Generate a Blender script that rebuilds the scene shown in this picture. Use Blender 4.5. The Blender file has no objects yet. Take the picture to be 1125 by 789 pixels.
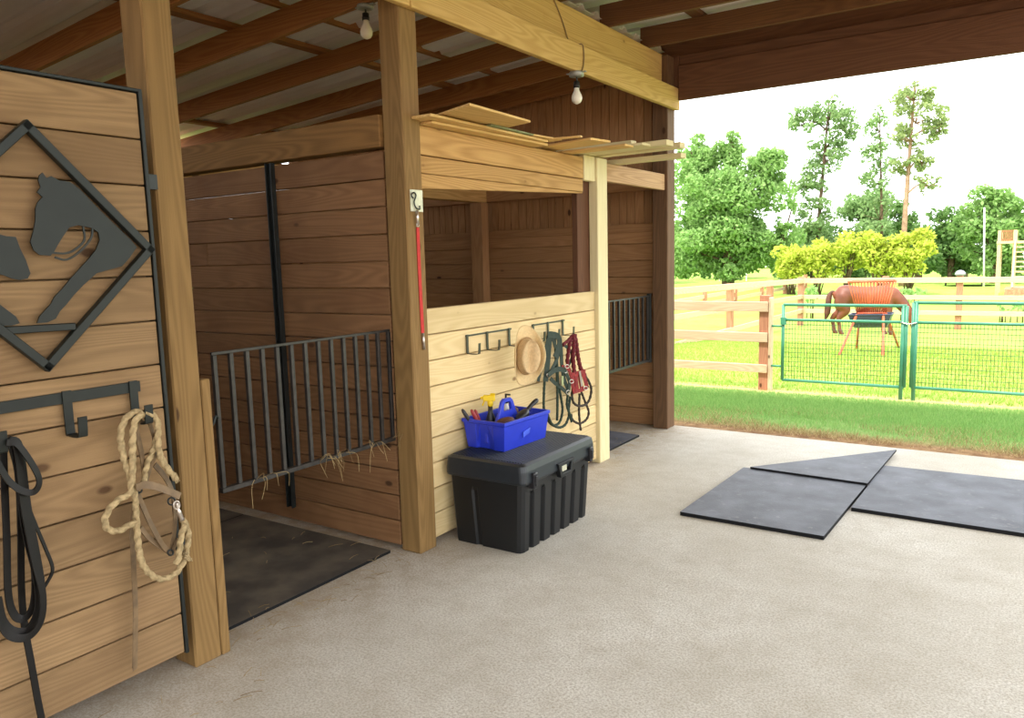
import bpy, bmesh, math, random
import numpy as np
from mathutils import Vector, Matrix
from mathutils.geometry import tessellate_polygon
random.seed(7); rng = np.random.default_rng(7)
PI = math.pi
C = bpy.context.scene.collection
IW, IH = 1125, 789

# ------------------------------------------------------------------ camera
CAM = Vector((2.5328, -3.0222, 1.5)); YAW, PITCH, ROLL, F = .59015, -.1292, -.02619, 846.54
fw = Vector((-math.sin(YAW)*math.cos(PITCH), math.cos(YAW)*math.cos(PITCH), math.sin(PITCH)))
r0 = Vector((math.cos(YAW), math.sin(YAW), 0)); u0 = r0.cross(fw)
rt = r0*math.cos(ROLL)+u0*math.sin(ROLL); up = -r0*math.sin(ROLL)+u0*math.cos(ROLL)
cam = bpy.data.cameras.new('camera'); co = bpy.data.objects.new('camera', cam); C.objects.link(co)
mw = Matrix((rt, up, -fw)).transposed().to_4x4(); mw.translation = CAM; co.matrix_world = mw
cam.sensor_fit = 'HORIZONTAL'; cam.sensor_width = 36; cam.lens = F/IW*36; cam.clip_end = 400
bpy.context.scene.camera = co

# measuring helpers: a sight line of the survey camera meets a plane of the barn
def ray(px, py): return fw+rt*((px-IW/2)/F)-up*((py-IH/2)/F)
def on(ax, val, px, py):
    d = ray(px, py); t = (val-CAM[ax])/d[ax]; return CAM+d*t
def onx(x, px, py): return on(0, x, px, py)
def ony(y, px, py): return on(1, y, px, py)
def onz(z, px, py): return on(2, z, px, py)
GP = [(-99, -.06), (3.1, -.06), (3.33, -.012), (3.6, -.012), (6, -.09), (9, -.2), (14, -.5), (18, -.68), (30, -.8), (400, -.8)]
def gz(y):
    for (a, za), (b, zb) in zip(GP, GP[1:]):
        if y <= b: return za+(zb-za)*(y-a)/(b-a)
    return -.8
def at_ground(px, py):
    d = ray(px, py); t = 4.
    for _ in range(4000):
        p = CAM+d*t
        if p.z <= gz(p.y): return p
        t *= 1.004
    return p

# ------------------------------------------------------------------ tagging
def tag(o, label, cat, group=None, kind=None):
    o['label'] = label; o['category'] = cat
    if group: o['group'] = group
    if kind: o['kind'] = kind
    return o
def thing(name, label, cat, loc=(0, 0, 0), rz=0, group=None):
    o = bpy.data.objects.new(name, None); C.objects.link(o); o.empty_display_size = .05
    o.location = loc; o.rotation_euler = (0, 0, rz)
    o.matrix_basis = Matrix.Translation(Vector(loc)) @ Matrix.Rotation(rz, 4, 'Z')
    return tag(o, label, cat, group)
def copy_tree(o, parent=None):
    c = o.copy(); C.objects.link(c)
    if parent: c.parent = parent
    for ch in list(o.children): copy_tree(ch, c)
    return c

# ------------------------------------------------------------------ mesh builder
def spline(pts, n=8, closed=False):
    P = [Vector(p) for p in pts]; out = []; N = len(P)
    for i in range(N if closed else N-1):
        a = P[(i-1) % N] if closed or i > 0 else P[0]*2-P[1]
        b = P[i]; c = P[(i+1) % N]
        d = P[(i+2) % N] if closed or i+2 < N else P[-1]*2-P[-2]
        for k in range(n):
            t = k/n
            out.append(.5*((2*b)+(c-a)*t+(2*a-5*b+4*c-d)*t*t+(3*b-a-3*c+d)*t**3))
    if not closed: out.append(P[-1])
    return out
class MB:
    def __init__(s): s.v = []; s.f = []; s.uv = []; s.tone = []; s.sm = []; s.mi = []
    def add(s, vs, fs, uvs=None, tone=None, smooth=False, mi=0):
        o = len(s.v); s.v += [tuple(p) for p in vs]
        t = random.random() if tone is None else tone
        for i, f in enumerate(fs):
            s.f.append([o+k for k in f]); s.tone.append(t); s.sm.append(smooth); s.mi.append(mi)
            s.uv.append(uvs[i] if uvs else [(vs[k][0], vs[k][1]+vs[k][2]) for k in f])
    def box(s, x0, x1, y0, y1, z0, z1, L=None, tone=None, M=None, mi=0):
        V = [Vector((x, y, z)) for x in (x0, x1) for y in (y0, y1) for z in (z0, z1)]
        Fs = [(0, 1, 3, 2), (4, 6, 7, 5), (0, 4, 5, 1), (2, 3, 7, 6), (0, 2, 6, 4), (1, 5, 7, 3)]
        dims = (abs(x1-x0), abs(y1-y0), abs(z1-z0))
        if L is None: L = dims.index(max(dims))
        ou, ov = random.uniform(0, 60), random.uniform(0, 60); uvs = []
        for k, f in enumerate(Fs):
            n = k//2; ax = [a for a in range(3) if a != n]
            if L in ax: ua, va = L, [a for a in ax if a != L][0]; ks = 1
            else: ua, va = ax; ks = .25
            uvs.append([(V[i][ua]*ks+ou, V[i][va]+ov+n*.37) for i in f])
        if M is not None: V = [M @ p for p in V]
        s.add(V, Fs, uvs, tone, mi=mi)
    def beam(s, a, b, w, h, upv=(0, 0, 1), tone=None, mi=0):
        # a bar from a to b; h along upv, w sideways
        a, b = Vector(a), Vector(b); d = b-a; L = d.length; d.normalize()
        sd = d.cross(Vector(upv)).normalized(); u = sd.cross(d)
        M = Matrix((d, sd, u)).transposed().to_4x4(); M.translation = a
        s.box(0, L, -w/2, w/2, -h/2, h/2, 0, tone, M, mi)
    def tube(s, pts, r, n=8, tone=None, lobes=0, pitch=.05, amp=.18, closed=False, mi=0, caps=True):
        P = [Vector(p) for p in pts]; N = len(P); vs = []; fs = []; uvs = []
        t0 = (P[1]-P[0]).normalized(); nrm = t0.orthogonal().normalized(); sl = 0
        S = []
        for i in range(N):
            if closed: t = (P[(i+1) % N]-P[i-1])
            else: t = P[min(i+1, N-1)]-P[max(i-1, 0)]
            t = t.normalized() if t.length > 1e-9 else t0
            nrm = (nrm-t*nrm.dot(t)); nrm = nrm.normalized() if nrm.length > 1e-6 else t.orthogonal().normalized()
            bn = t.cross(nrm)
            if i: sl += (P[i]-P[i-1]).length
            S.append(sl); R = r[i] if isinstance(r, (list, tuple)) else r
            for k in range(n):
                a = 2*PI*k/n; q = R
                if lobes: q = R*(1+amp*math.cos(lobes*a-sl/pitch*2*PI))
                vs.append(P[i]+nrm*(math.cos(a)*q)+bn*(math.sin(a)*q))
        ou = random.uniform(0, 50)
        for i in range(N if closed else N-1):
            j = (i+1) % N
            for k in range(n):
                m = (k+1) % n
                fs.append((i*n+k, i*n+m, j*n+m, j*n+k))
                uj = S[j] if j > i else S[i]+.01
                uvs.append([(S[i]+ou, k*r0_(r)), (S[i]+ou, (k+1)*r0_(r)), (uj+ou, (k+1)*r0_(r)), (uj+ou, k*r0_(r))])
        s.add(vs, fs, uvs, tone, True, mi)
        if caps and not closed:
            o = len(s.v)-len(vs)
            for f in (list(range(n))[::-1], [(N-1)*n+k for k in range(n)]):
                s.f.append([o+k for k in f]); s.tone.append(s.tone[-1]); s.sm.append(False); s.mi.append(mi)
                s.uv.append([(0, 0)]*n)
    def ribbon(s, pts, w, t, side=(1, 0, 0), tone=None, mi=0):
        # flat strap; its face looks along `side`
        P = [Vector(p) for p in pts]; N = len(P); vs = []; fs = []; sd = Vector(side)
        for i in range(N):
            d = (P[min(i+1, N-1)]-P[max(i-1, 0)]).normalized()
            wv = d.cross(sd); wv = wv.normalized() if wv.length > 1e-6 else Vector((0, 1, 0))
            nn = wv.cross(d).normalized()
            for a, b in ((-1, -1), (1, -1), (1, 1), (-1, 1)): vs.append(P[i]+wv*(a*w/2)+nn*(b*t/2))
        for i in range(N-1):
            for k in range(4):
                m = (k+1) % 4; fs.append((i*4+k, i*4+m, i*4+4+m, i*4+4+k))
        fs += [(3, 2, 1, 0), tuple((N-1)*4+k for k in range(4))]
        s.add(vs, fs, None, tone, False, mi)
    def lathe(s, prof, c=(0, 0, 0), n=20, M=None, tone=None, mi=0, smooth=True):
        vs = []; fs = []
        for (r, z) in prof:
            for k in range(n):
                a = 2*PI*k/n; vs.append(Vector((c[0]+r*math.cos(a), c[1]+r*math.sin(a), c[2]+z)))
        if M is not None: vs = [M @ p for p in vs]
        for i in range(len(prof)-1):
            for k in range(n):
                m = (k+1) % n; fs.append((i*n+k, i*n+m, i*n+n+m, i*n+n+k))
        fs.append(tuple(range(n))[::-1]); fs.append(tuple((len(prof)-1)*n+k for k in range(n)))
        s.add(vs, fs, None, tone, smooth, mi)
    def prism(s, outline, to3, depth, holes=(), tone=None, mi=0):
        # outline in 2-D -> to3(x, y, d) with d in (0, depth)
        loops = [list(outline)]+[list(h) for h in holes]
        tri = tessellate_polygon([[Vector((p[0], p[1], 0)) for p in lp] for lp in loops])
        flat = [p for lp in loops for p in lp]; n = len(flat)
        vs = [to3(p[0], p[1], 0) for p in flat]+[to3(p[0], p[1], depth) for p in flat]
        fs = [tuple(t) for t in tri]+[tuple(n+k for k in reversed(t)) for t in tri]; o = 0
        for lp in loops:
            m = len(lp)
            for i in range(m): j = (i+1) % m; fs.append((o+i, o+j, n+o+j, n+o+i))
            o += m
        s.add(vs, fs, None, tone, False, mi)
    def build(s, name, mat, parent=None, bevel=0, segs=1, fixn=True):
        me = bpy.data.meshes.new(name); me.from_pydata(s.v, [], s.f)
        uvl = me.uv_layers.new(name='UVMap')
        uvl.data.foreach_set('uv', [c for f in s.uv for p in f for c in p])
        at = me.attributes.new('tone', 'FLOAT', 'FACE'); at.data.foreach_set('value', s.tone)
        me.polygons.foreach_set('use_smooth', s.sm)
        mats = mat if isinstance(mat, (list, tuple)) else [mat]
        for m in mats: me.materials.append(m)
        me.polygons.foreach_set('material_index', s.mi)
        me.update()
        if fixn:
            bm = bmesh.new(); bm.from_mesh(me); bmesh.ops.recalc_face_normals(bm, faces=bm.faces[:]); bm.to_mesh(me); bm.free()
        o = bpy.data.objects.new(name, me); C.objects.link(o)
        if parent:
            o.parent = parent; o.matrix_parent_inverse = parent.matrix_basis.inverted()
        if bevel:
            b = o.modifiers.new('bevel', 'BEVEL'); b.width = bevel; b.segments = segs; b.limit_method = 'ANGLE'; b.angle_limit = .9
        return o
def r0_(r): return (r[0] if isinstance(r, (list, tuple)) else r)*.6
def local(o):
    # geometry given in the parent's own frame instead of world space
    o.matrix_parent_inverse = Matrix.Identity(4); return o

# ------------------------------------------------------------------ materials
def s2l(c): return tuple(((x/255)/12.92 if x/255 <= .04045 else ((x/255+.055)/1.055)**2.4) for x in c)+(1,)
class NT:
    def __init__(s, name):
        s.m = bpy.data.materials.new(name); s.m.use_nodes = True; s.t = s.m.node_tree
        s.b = s.t.nodes['Principled BSDF']
    def n(s, ty, **kw):
        nd = s.t.nodes.new(ty)
        for k, v in kw.items():
            if k.startswith('i_'): nd.inputs[int(k[2:]) if k[2:].isdigit() else k[2:].replace('_', ' ')].default_value = v
            else: setattr(nd, k, v)
        return nd
    def l(s, a, b): s.t.links.new(a, b)
    def math(s, op, a, b=None, c=None):
        nd = s.n('ShaderNodeMath', operation=op)
        for i, x in enumerate((a, b, c)):
            if x is None: continue
            if isinstance(x, (int, float)): nd.inputs[i].default_value = x
            else: s.l(x, nd.inputs[i])
        return nd.outputs[0]
    def mix(s, f, a, b, mode='MIX'):
        nd = s.n('ShaderNodeMix', data_type='RGBA', blend_type=mode)
        for i, x in ((0, f), (6, a), (7, b)):
            if isinstance(x, (int, float)): nd.inputs[i].default_value = x
            elif isinstance(x, tuple): nd.inputs[i].default_value = x
            else: s.l(x, nd.inputs[i])
        return nd.outputs[2]
    def ramp(s, f, stops):
        nd = s.n('ShaderNodeValToRGB'); e = nd.color_ramp.elements
        while len(e) < len(stops): e.new(.5)
        for el, (p, c) in zip(e, stops): el.position = p; el.color = c
        s.l(f, nd.inputs[0]); return nd.outputs[0]
    def rng(s, f, a, b, c, d):
        nd = s.n('ShaderNodeMapRange'); s.l(f, nd.inputs[0])
        for i, x in enumerate((a, b, c, d)): nd.inputs[i+1].default_value = x
        return nd.outputs[0]
    def bump(s, h, strength, dist):
        nd = s.n('ShaderNodeBump', i_Strength=strength, i_Distance=dist); s.l(h, nd.inputs['Height']); s.l(nd.outputs[0], s.b.inputs['Normal'])
def wood(name, dark, light, knot=(60, 36, 16), rough=.75, grain=.55, knots=.35, vary=.35, weather=None):
    t = NT(name); uv = t.n('ShaderNodeUVMap').outputs[0]
    def scl(x, y):
        m = t.n('ShaderNodeMapping'); m.inputs['Scale'].default_value = (x, y, 1); t.l(uv, m.inputs[0]); return m.outputs[0]
    fine = t.n('ShaderNodeTexNoise', i_Scale=1., i_Detail=5., i_Roughness=.6); t.l(scl(4, 260), fine.inputs['Vector'])
    big = t.n('ShaderNodeTexNoise', i_Scale=1., i_Detail=2.); t.l(scl(.9, 5), big.inputs['Vector'])
    # growth rings: contour lines of a stretched noise field give cathedral figures
    fld = t.n('ShaderNodeTexNoise', i_Scale=1., i_Detail=1.2, i_Roughness=.35); t.l(scl(.6, 7.), fld.inputs['Vector'])
    ring = t.math('SINE', t.math('MULTIPLY', fld.outputs[0], 120.))
    ring = t.rng(ring, -1, 1, 0, 1)
    g = t.math('ADD', t.math('MULTIPLY', ring, .38), t.math('MULTIPLY', fine.outputs[0], .62))
    col = t.mix(t.rng(g, .2, .8, 0, 1), s2l(light), s2l(dark))
    col = t.mix(grain, s2l(tuple((a+b)/2 for a, b in zip(dark, light))), col)
    # knots
    vo = t.n('ShaderNodeTexVoronoi', i_Scale=1.); t.l(scl(3.4, 6.5), vo.inputs['Vector'])
    sepc = t.n('ShaderNodeSeparateColor'); t.l(vo.outputs['Color'], sepc.inputs[0])
    mask = t.math('MULTIPLY', t.rng(vo.outputs['Distance'], .075, .12, 1, 0), t.math('LESS_THAN', sepc.outputs[0], knots))
    halo = t.math('MULTIPLY', t.rng(vo.outputs['Distance'], .05, .3, .35, 0), t.math('LESS_THAN', sepc.outputs[0], knots))
    col = t.mix(halo, col, s2l(dark)); col = t.mix(t.math('MULTIPLY', mask, .85), col, s2l(knot))
    tone = t.n('ShaderNodeAttribute', attribute_name='tone').outputs['Fac']
    hs = t.n('ShaderNodeHueSaturation'); t.l(col, hs.inputs['Color'])
    t.l(t.rng(t.math('ADD', t.math('MULTIPLY', tone, .7), t.math('MULTIPLY', big.outputs[0], .3)), 0, 1, 1-vary, 1+vary), hs.inputs['Value'])
    out = hs.outputs[0]
    if weather:
        wn = t.n('ShaderNodeTexNoise', i_Scale=2.2, i_Detail=4.); t.l(uv, wn.inputs['Vector'])
        out = t.mix(t.rng(wn.outputs[0], .45, .7, 0, .6), out, s2l(weather))
    t.l(out, t.b.inputs['Base Color']); t.b.inputs['Roughness'].default_value = rough
    t.b.inputs['Specular IOR Level'].default_value = .25
    t.bump(t.math('ADD', fine.outputs[0], t.math('MULTIPLY', ring, .3)), .35, .003)
    return t.m
def plain(name, c, rough=.5, metal=0, noise=.12, nscale=14, spec=.5, c2=None, bump=0):
    t = NT(name); tc = t.n('ShaderNodeTexCoord')
    no = t.n('ShaderNodeTexNoise', i_Scale=float(nscale), i_Detail=4.); t.l(tc.outputs['Object'], no.inputs['Vector'])
    a = s2l(c); b = s2l(c2) if c2 else tuple(x*(1-noise*2) for x in a[:3])+(1,)
    t.l(t.mix(t.rng(no.outputs[0], .35, .65, 0, 1), a, b), t.b.inputs['Base Color'])
    t.b.inputs['Roughness'].default_value = rough; t.b.inputs['Metallic'].default_value = metal
    t.b.inputs['Specular IOR Level'].default_value = spec
    if bump: t.bump(no.outputs[0], bump, .01)
    return t.m
def toned(name, c1, c2, rough=.8, trans=0):
    t = NT(name); tone = t.n('ShaderNodeAttribute', attribute_name='tone').outputs['Fac']
    t.l(t.mix(tone, s2l(c1), s2l(c2)), t.b.inputs['Base Color']); t.b.inputs['Roughness'].default_value = rough
    t.b.inputs['Specular IOR Level'].default_value = .15
    if trans:
        tr = t.n('ShaderNodeBsdfTranslucent'); t.l(t.mix(tone, s2l(c1), s2l(c2)), tr.inputs[0])
        ms = t.n('ShaderNodeMixShader', i_0=trans); t.l(t.b.outputs[0], ms.inputs[1]); t.l(tr.outputs[0], ms.inputs[2])
        t.l(ms.outputs[0], t.t.nodes['Material Output'].inputs[0])
    return t.m
W_POST = wood('post_wood', (106, 80, 44), (152, 120, 74), vary=.10, knots=.3, grain=.45)
W_BEAM = wood('beam_wood', (176, 138, 76), (220, 186, 122), vary=.08, knots=.35, grain=.5)
W_LIGHT = wood('light_board_wood', (150, 110, 60), (206, 166, 106), vary=.16, knots=.5)
W_PALE = wood('pale_new_wood', (196, 168, 116), (230, 208, 160), vary=.17, knots=.5, knot=(120, 84, 46), grain=.4)
W_PALEPOST = wood('pale_post_wood', (206, 190, 142), (232, 220, 176), vary=.05, knots=.15, knot=(120, 80, 40), grain=.35)
W_DOOR = wood('door_wood', (108, 84, 56), (160, 130, 92), vary=.18, knots=.55, grain=.42, weather=(112, 86, 58))
W_DARK = wood('stall_wood', (108, 76, 48), (150, 112, 76), vary=.16, knots=.6, knot=(44, 26, 14), grain=.45, weather=(102, 68, 42))
W_STALL = wood('stall_end_wood', (138, 98, 62), (182, 138, 94), vary=.14, knots=.6, knot=(50, 30, 16), grain=.45)
W_SIDE = wood('siding_wood', (90, 60, 36), (130, 94, 60), vary=.25, knots=.15)
W_RAFT = wood('rafter_wood', (122, 80, 44), (174, 124, 74), vary=.14, knots=.25)
W_HEAD = wood('header_wood', (82, 54, 36), (112, 76, 52), vary=.08, knots=.2)
W_FENCE = wood('fence_rail_wood', (178, 150, 120), (216, 190, 158), vary=.10, knots=.2)
W_FPOST = wood('fence_post_wood', (146, 98, 74), (182, 132, 102), vary=.08, knots=.2)
W_AISLE = wood('aisle_rafter_wood', (84, 56, 36), (120, 84, 54), vary=.1, knots=.2)
W_STACK = wood('stacked_board_wood', (196, 156, 92), (232, 196, 132), vary=.18, knots=.15)
M_BLACK = plain('black_painted_steel', (38, 42, 40), .45, .3, .15)
M_GRILL = plain('grey_gate_steel', (60, 56, 52), .42, .4, .2, 30)
M_HOOK = plain('dull_green_steel', (70, 72, 58), .45, .4, .1)
M_GREENBLK = plain('dark_green_black_steel', (21, 27, 23), .5, .2, .15)
M_LEATHER = plain('brown_leather', (122, 98, 68), .6, 0, .2, 25)
M_BLKLEATHER = plain('black_leather', (20, 17, 15), .5, 0, .2, 25, .3)
M_ROPE = plain('manila_rope', (178, 156, 116), .9, 0, .2, 60, .1, bump=.4)
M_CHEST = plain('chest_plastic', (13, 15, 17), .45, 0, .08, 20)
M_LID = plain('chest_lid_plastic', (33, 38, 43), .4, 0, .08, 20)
M_BLUE = plain('blue_plastic', (36, 56, 190), .35, 0, .05)
M_YELLOW = plain('yellow_plastic', (236, 200, 24), .4, 0, .04)
M_BLKPL = plain('black_plastic', (28, 27, 30), .4, 0, .08)
M_WHITEPL = plain('white_plastic', (222, 220, 216), .4, 0, .04)
M_RED = plain('red_webbing', (196, 44, 40), .75, 0, .1, 60)
M_DKRED = plain('dark_red_webbing', (150, 30, 30), .7, 0, .25, 60)
M_REDPL = plain('red_handle_plastic', (150, 40, 44), .5, 0, .1)
M_MAROON = plain('maroon_rope', (116, 26, 34), .85, 0, .3, 120)
M_GREENWEB = plain('green_webbing', (46, 60, 49), .8, 0, .15, 60)
M_GREENROPE = plain('dark_green_rope', (44, 62, 48), .85, 0, .2, 80)
M_BROWNBR = plain('brown_brush_wood', (94, 56, 36), .6, 0, .15)
M_CHROME = plain('bright_hardware', (206, 196, 186), .28, .9, .06)
M_GALV = plain('galvanized_plate', (206, 204, 178), .5, .35, .1, 40)
M_STRAWHAT = plain('straw_hat_weave', (228, 200, 148), .8, 0, .06, 90, .2, bump=.15)
M_BOX = plain('grey_box', (168, 172, 166), .45, .4, .1)
M_SOCKET = plain('socket_black', (24, 24, 24), .4, 0, .05)
M_BULB = plain('milky_bulb_glass', (246, 242, 226), .2, 0, .02)
M_CORD = plain('tan_cord', (150, 124, 84), .7, 0, .1)
M_GATE = plain('green_gate_paint', (66, 138, 108), .4, 0, .1, 8)
M_WIRE = plain('mesh_wire', (70, 86, 60), .5, .2, .1)
M_FEED = plain('rusty_orange_paint', (206, 98, 58), .6, 0, .2, 6)
M_TUB = plain('blue_black_tub', (54, 62, 84), .45, 0, .1)
M_HORSE = plain('chestnut_coat', (122, 64, 40), .5, 0, .2, 3, .4)
M_MANE = plain('chestnut_mane', (92, 48, 32), .7, 0, .25, 10)
M_STRAW = toned('straw_strands', (140, 116, 76), (190, 166, 118), .8, .2)

def mat_rubber():
    t = NT('rubber_mat'); tc = t.n('ShaderNodeTexCoord')
    n1 = t.n('ShaderNodeTexNoise', i_Scale=120., i_Detail=2.); n2 = t.n('ShaderNodeTexNoise', i_Scale=5., i_Detail=5.)
    n3 = t.n('ShaderNodeTexNoise', i_Scale=24., i_Detail=3.)
    for n in (n1, n2, n3): t.l(tc.outputs['Object'], n.inputs['Vector'])
    c = t.mix(t.rng(n2.outputs[0], .35, .68, 0, 1), s2l((64, 67, 75)), s2l((94, 97, 106)))
    c = t.mix(t.rng(n3.outputs[0], .60, .75, 0, .5), c, s2l((122, 122, 124)))
    t.l(c, t.b.inputs['Base Color']); t.b.inputs['Roughness'].default_value = .6; t.bump(n1.outputs[0], .4, .004); return t.m
M_RUBBER = mat_rubber()
def mat_stallmat():
    t = NT('dirty_rubber_mat'); tc = t.n('ShaderNodeTexCoord')
    n2 = t.n('ShaderNodeTexNoise', i_Scale=4., i_Detail=6.); t.l(tc.outputs['Object'], n2.inputs['Vector'])
    t.l(t.mix(t.rng(n2.outputs[0], .4, .7, 0, 1), s2l((66, 60, 53)), s2l((108, 98, 82))), t.b.inputs['Base Color'])
    t.b.inputs['Roughness'].default_value = .75; t.bump(n2.outputs[0], .3, .01); return t.m
M_STALLMAT = mat_stallmat()
M_MATSIDE = plain('dark_mat_side', (20, 20, 22), .7, 0, .1, 40, .2)  # mat sides, coloured darker than the tops
def mat_concrete():
    t = NT('concrete'); tc = t.n('ShaderNodeTexCoord'); ob = tc.outputs['Object']
    a = t.n('ShaderNodeTexNoise', i_Scale=1.1, i_Detail=5., i_Roughness=.6); b = t.n('ShaderNodeTexNoise', i_Scale=7., i_Detail=8., i_Roughness=.75)
    c = t.n('ShaderNodeTexNoise', i_Scale=110., i_Detail=3., i_Roughness=.7); d = t.n('ShaderNodeTexVoronoi', i_Scale=60.)
    for n in (a, b, c, d): t.l(ob, n.inputs['Vector'])
    col = t.mix(t.rng(a.outputs[0], .35, .65, 0, 1), s2l((188, 182, 169)), s2l((212, 208, 198)))
    col = t.mix(t.rng(b.outputs[0], .45, .70, 0, .5), col, s2l((166, 156, 138)))
    col = t.mix(t.rng(c.outputs[0], .42, .60, .0, .65), col, s2l((152, 143, 127)))
    sp = t.math('MULTIPLY', t.rng(d.outputs['Distance'], .10, .24, 1, 0), t.rng(a.outputs[0], .5, .6, 0, 1))
    col = t.mix(t.math('MULTIPLY', sp, .5), col, s2l((128, 116, 96)))
    # dirt swept towards the stall fronts
    sx = t.n('ShaderNodeSeparateXYZ'); t.l(ob, sx.inputs[0])
    dirt = t.math('MULTIPLY', t.rng(sx.outputs[0], -.3, .45, .75, 0), t.rng(b.outputs[0], .3, .6, .3, 1))
    col = t.mix(dirt, col, s2l((148, 124, 92)))
    t.l(col, t.b.inputs['Base Color']); t.b.inputs['Roughness'].default_value = .8; t.b.inputs['Specular IOR Level'].default_value = .3
    t.bump(t.math('ADD', b.outputs[0], t.math('MULTIPLY', c.outputs[0], .7)), .5, .006); return t.m
M_CONC = mat_concrete()
def mat_roof():
    t = NT('galvalume_sheet'); tc = t.n('ShaderNodeTexCoord')
    m = t.n('ShaderNodeMapping'); m.inputs['Scale'].default_value = (.6, 9, 1); t.l(tc.outputs['Object'], m.inputs[0])
    n = t.n('ShaderNodeTexNoise', i_Scale=2., i_Detail=4.); t.l(m.outputs[0], n.inputs['Vector'])
    t.l(t.mix(n.outputs[0], s2l((206, 203, 196)), s2l((240, 238, 232))), t.b.inputs['Base Color'])
    t.b.inputs['Roughness'].default_value = .6; t.b.inputs['Specular IOR Level'].default_value = .3; return t.m
M_ROOF = mat_roof()
def mat_ground():
    t = NT('pasture'); tc = t.n('ShaderNodeTexCoord'); ob = tc.outputs['Object']
    a = t.n('ShaderNodeTexNoise', i_Scale=.5, i_Detail=6., i_Roughness=.65); b = t.n('ShaderNodeTexNoise', i_Scale=9., i_Detail=5., i_Roughness=.7)
    for n in (a, b): t.l(ob, n.inputs['Vector'])
    col = t.mix(t.rng(a.outputs[0], .35, .65, 0, 1), s2l((126, 158, 62)), s2l((154, 178, 80)))
    col = t.mix(t.rng(b.outputs[0], .35, .7, 0, .5), col, s2l((104, 142, 54)))
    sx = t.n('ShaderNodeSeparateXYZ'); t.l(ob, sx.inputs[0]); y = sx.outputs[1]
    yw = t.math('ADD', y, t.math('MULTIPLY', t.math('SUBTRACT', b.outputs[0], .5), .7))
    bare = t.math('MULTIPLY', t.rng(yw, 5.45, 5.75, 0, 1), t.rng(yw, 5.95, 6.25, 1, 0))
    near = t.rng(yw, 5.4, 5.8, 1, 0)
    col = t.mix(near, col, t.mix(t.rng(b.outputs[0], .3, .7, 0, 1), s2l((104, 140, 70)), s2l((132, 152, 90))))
    col = t.mix(t.math('MULTIPLY', bare, .8), col, s2l((196, 164, 120)))
    col = t.mix(t.rng(y, 3.55, 3.8, 1, 0), col, t.mix(t.rng(b.outputs[0], .35, .65, 0, 1), s2l((112, 82, 56)), s2l((158, 128, 92))))
    t.l(col, t.b.inputs['Base Color']); t.b.inputs['Roughness'].default_value = .95; t.b.inputs['Specular IOR Level'].default_value = .1
    t.bump(b.outputs[0], .6, .03); return t.m
M_GROUND = mat_ground()

# ================================================================== SETTING
def struct(name, mb, mat, bevel=0, label=None):
    o = mb.build(name, mat, None, bevel); o['kind'] = 'structure'
    if label: o['label'] = label; o['category'] = 'structure'
    return o
def planks(mb, axis, c0, c1, lo, hi, z0, z1, pitch, gap=.004, tone=None, joints=0):
    """horizontal boards: thickness c0..c1 across `axis` ('x' or 'y'), length lo..hi"""
    n = max(1, round((z1-z0)/pitch)); p = (z1-z0)/n
    for k in range(n):
        cuts = [lo, hi]
        if joints and random.random() < joints: cuts = [lo, lo+(hi-lo)*random.uniform(.3, .7), hi]
        j = random.uniform(-.0015, .0015)
        for a, b in zip(cuts, cuts[1:]):
            if axis == 'y': mb.box(a+.001, b-.001, c0+j, c1+j, z0+k*p+gap/2, z0+(k+1)*p-gap/2, 0, tone)
            else: mb.box(c0+j, c1+j, a+.001, b-.001, z0+k*p+gap/2, z0+(k+1)*p-gap/2, 1, tone)
XR, YB, XL = 3.6, -6.4, -4.8           # right row of posts, back edge, outer left wall
m = MB(); m.box(XL-.05, XR+.3, YB, 3.33, -.12, 0); struct('floor', m, M_CONC)
# pasture
ys = sorted(set([3.0, 3.33]+[3.4+.5*i for i in range(14)]+[10.5+1.5*i for i in range(15)]+[34+8*i for i in range(12)])); xs = [-90, -60, -40, -25, -15, -8, -4, 0, 4, 8, 15, 25, 40, 60]
m = MB(); vs = [(x, y, gz(y)) for y in ys for x in xs]; nx = len(xs)
m.add(vs, [(j*nx+i, j*nx+i+1, (j+1)*nx+i+1, (j+1)*nx+i) for j in range(len(ys)-1) for i in range(nx-1)], smooth=True)
ys2 = [-60, -30, -12, YB]; o0 = [(x, y, -.06) for y in ys2 for x in xs]
m.add(o0, [(j*nx+i, j*nx+i+1, (j+1)*nx+i+1, (j+1)*nx+i) for j in range(3) for i in range(nx-1)], smooth=True)
o1 = [(x, y, -.06) for y in (YB, 3.0) for x in (XR+.3, 8, 15, 25, 60)]
m.add(o1, [(i, i+1, 5+i+1, 5+i) for i in range(4)])
o1 = [(x, y, -.06) for y in (YB, 3.0) for x in (-90, -40, -15, -8, XL-.05)]
m.add(o1, [(i, i+1, 5+i+1, 5+i) for i in range(4)])
g = struct('ground', m, M_GROUND, label='sunlit green pasture sloping away from the open barn end'); g['category'] = 'ground'

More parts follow.
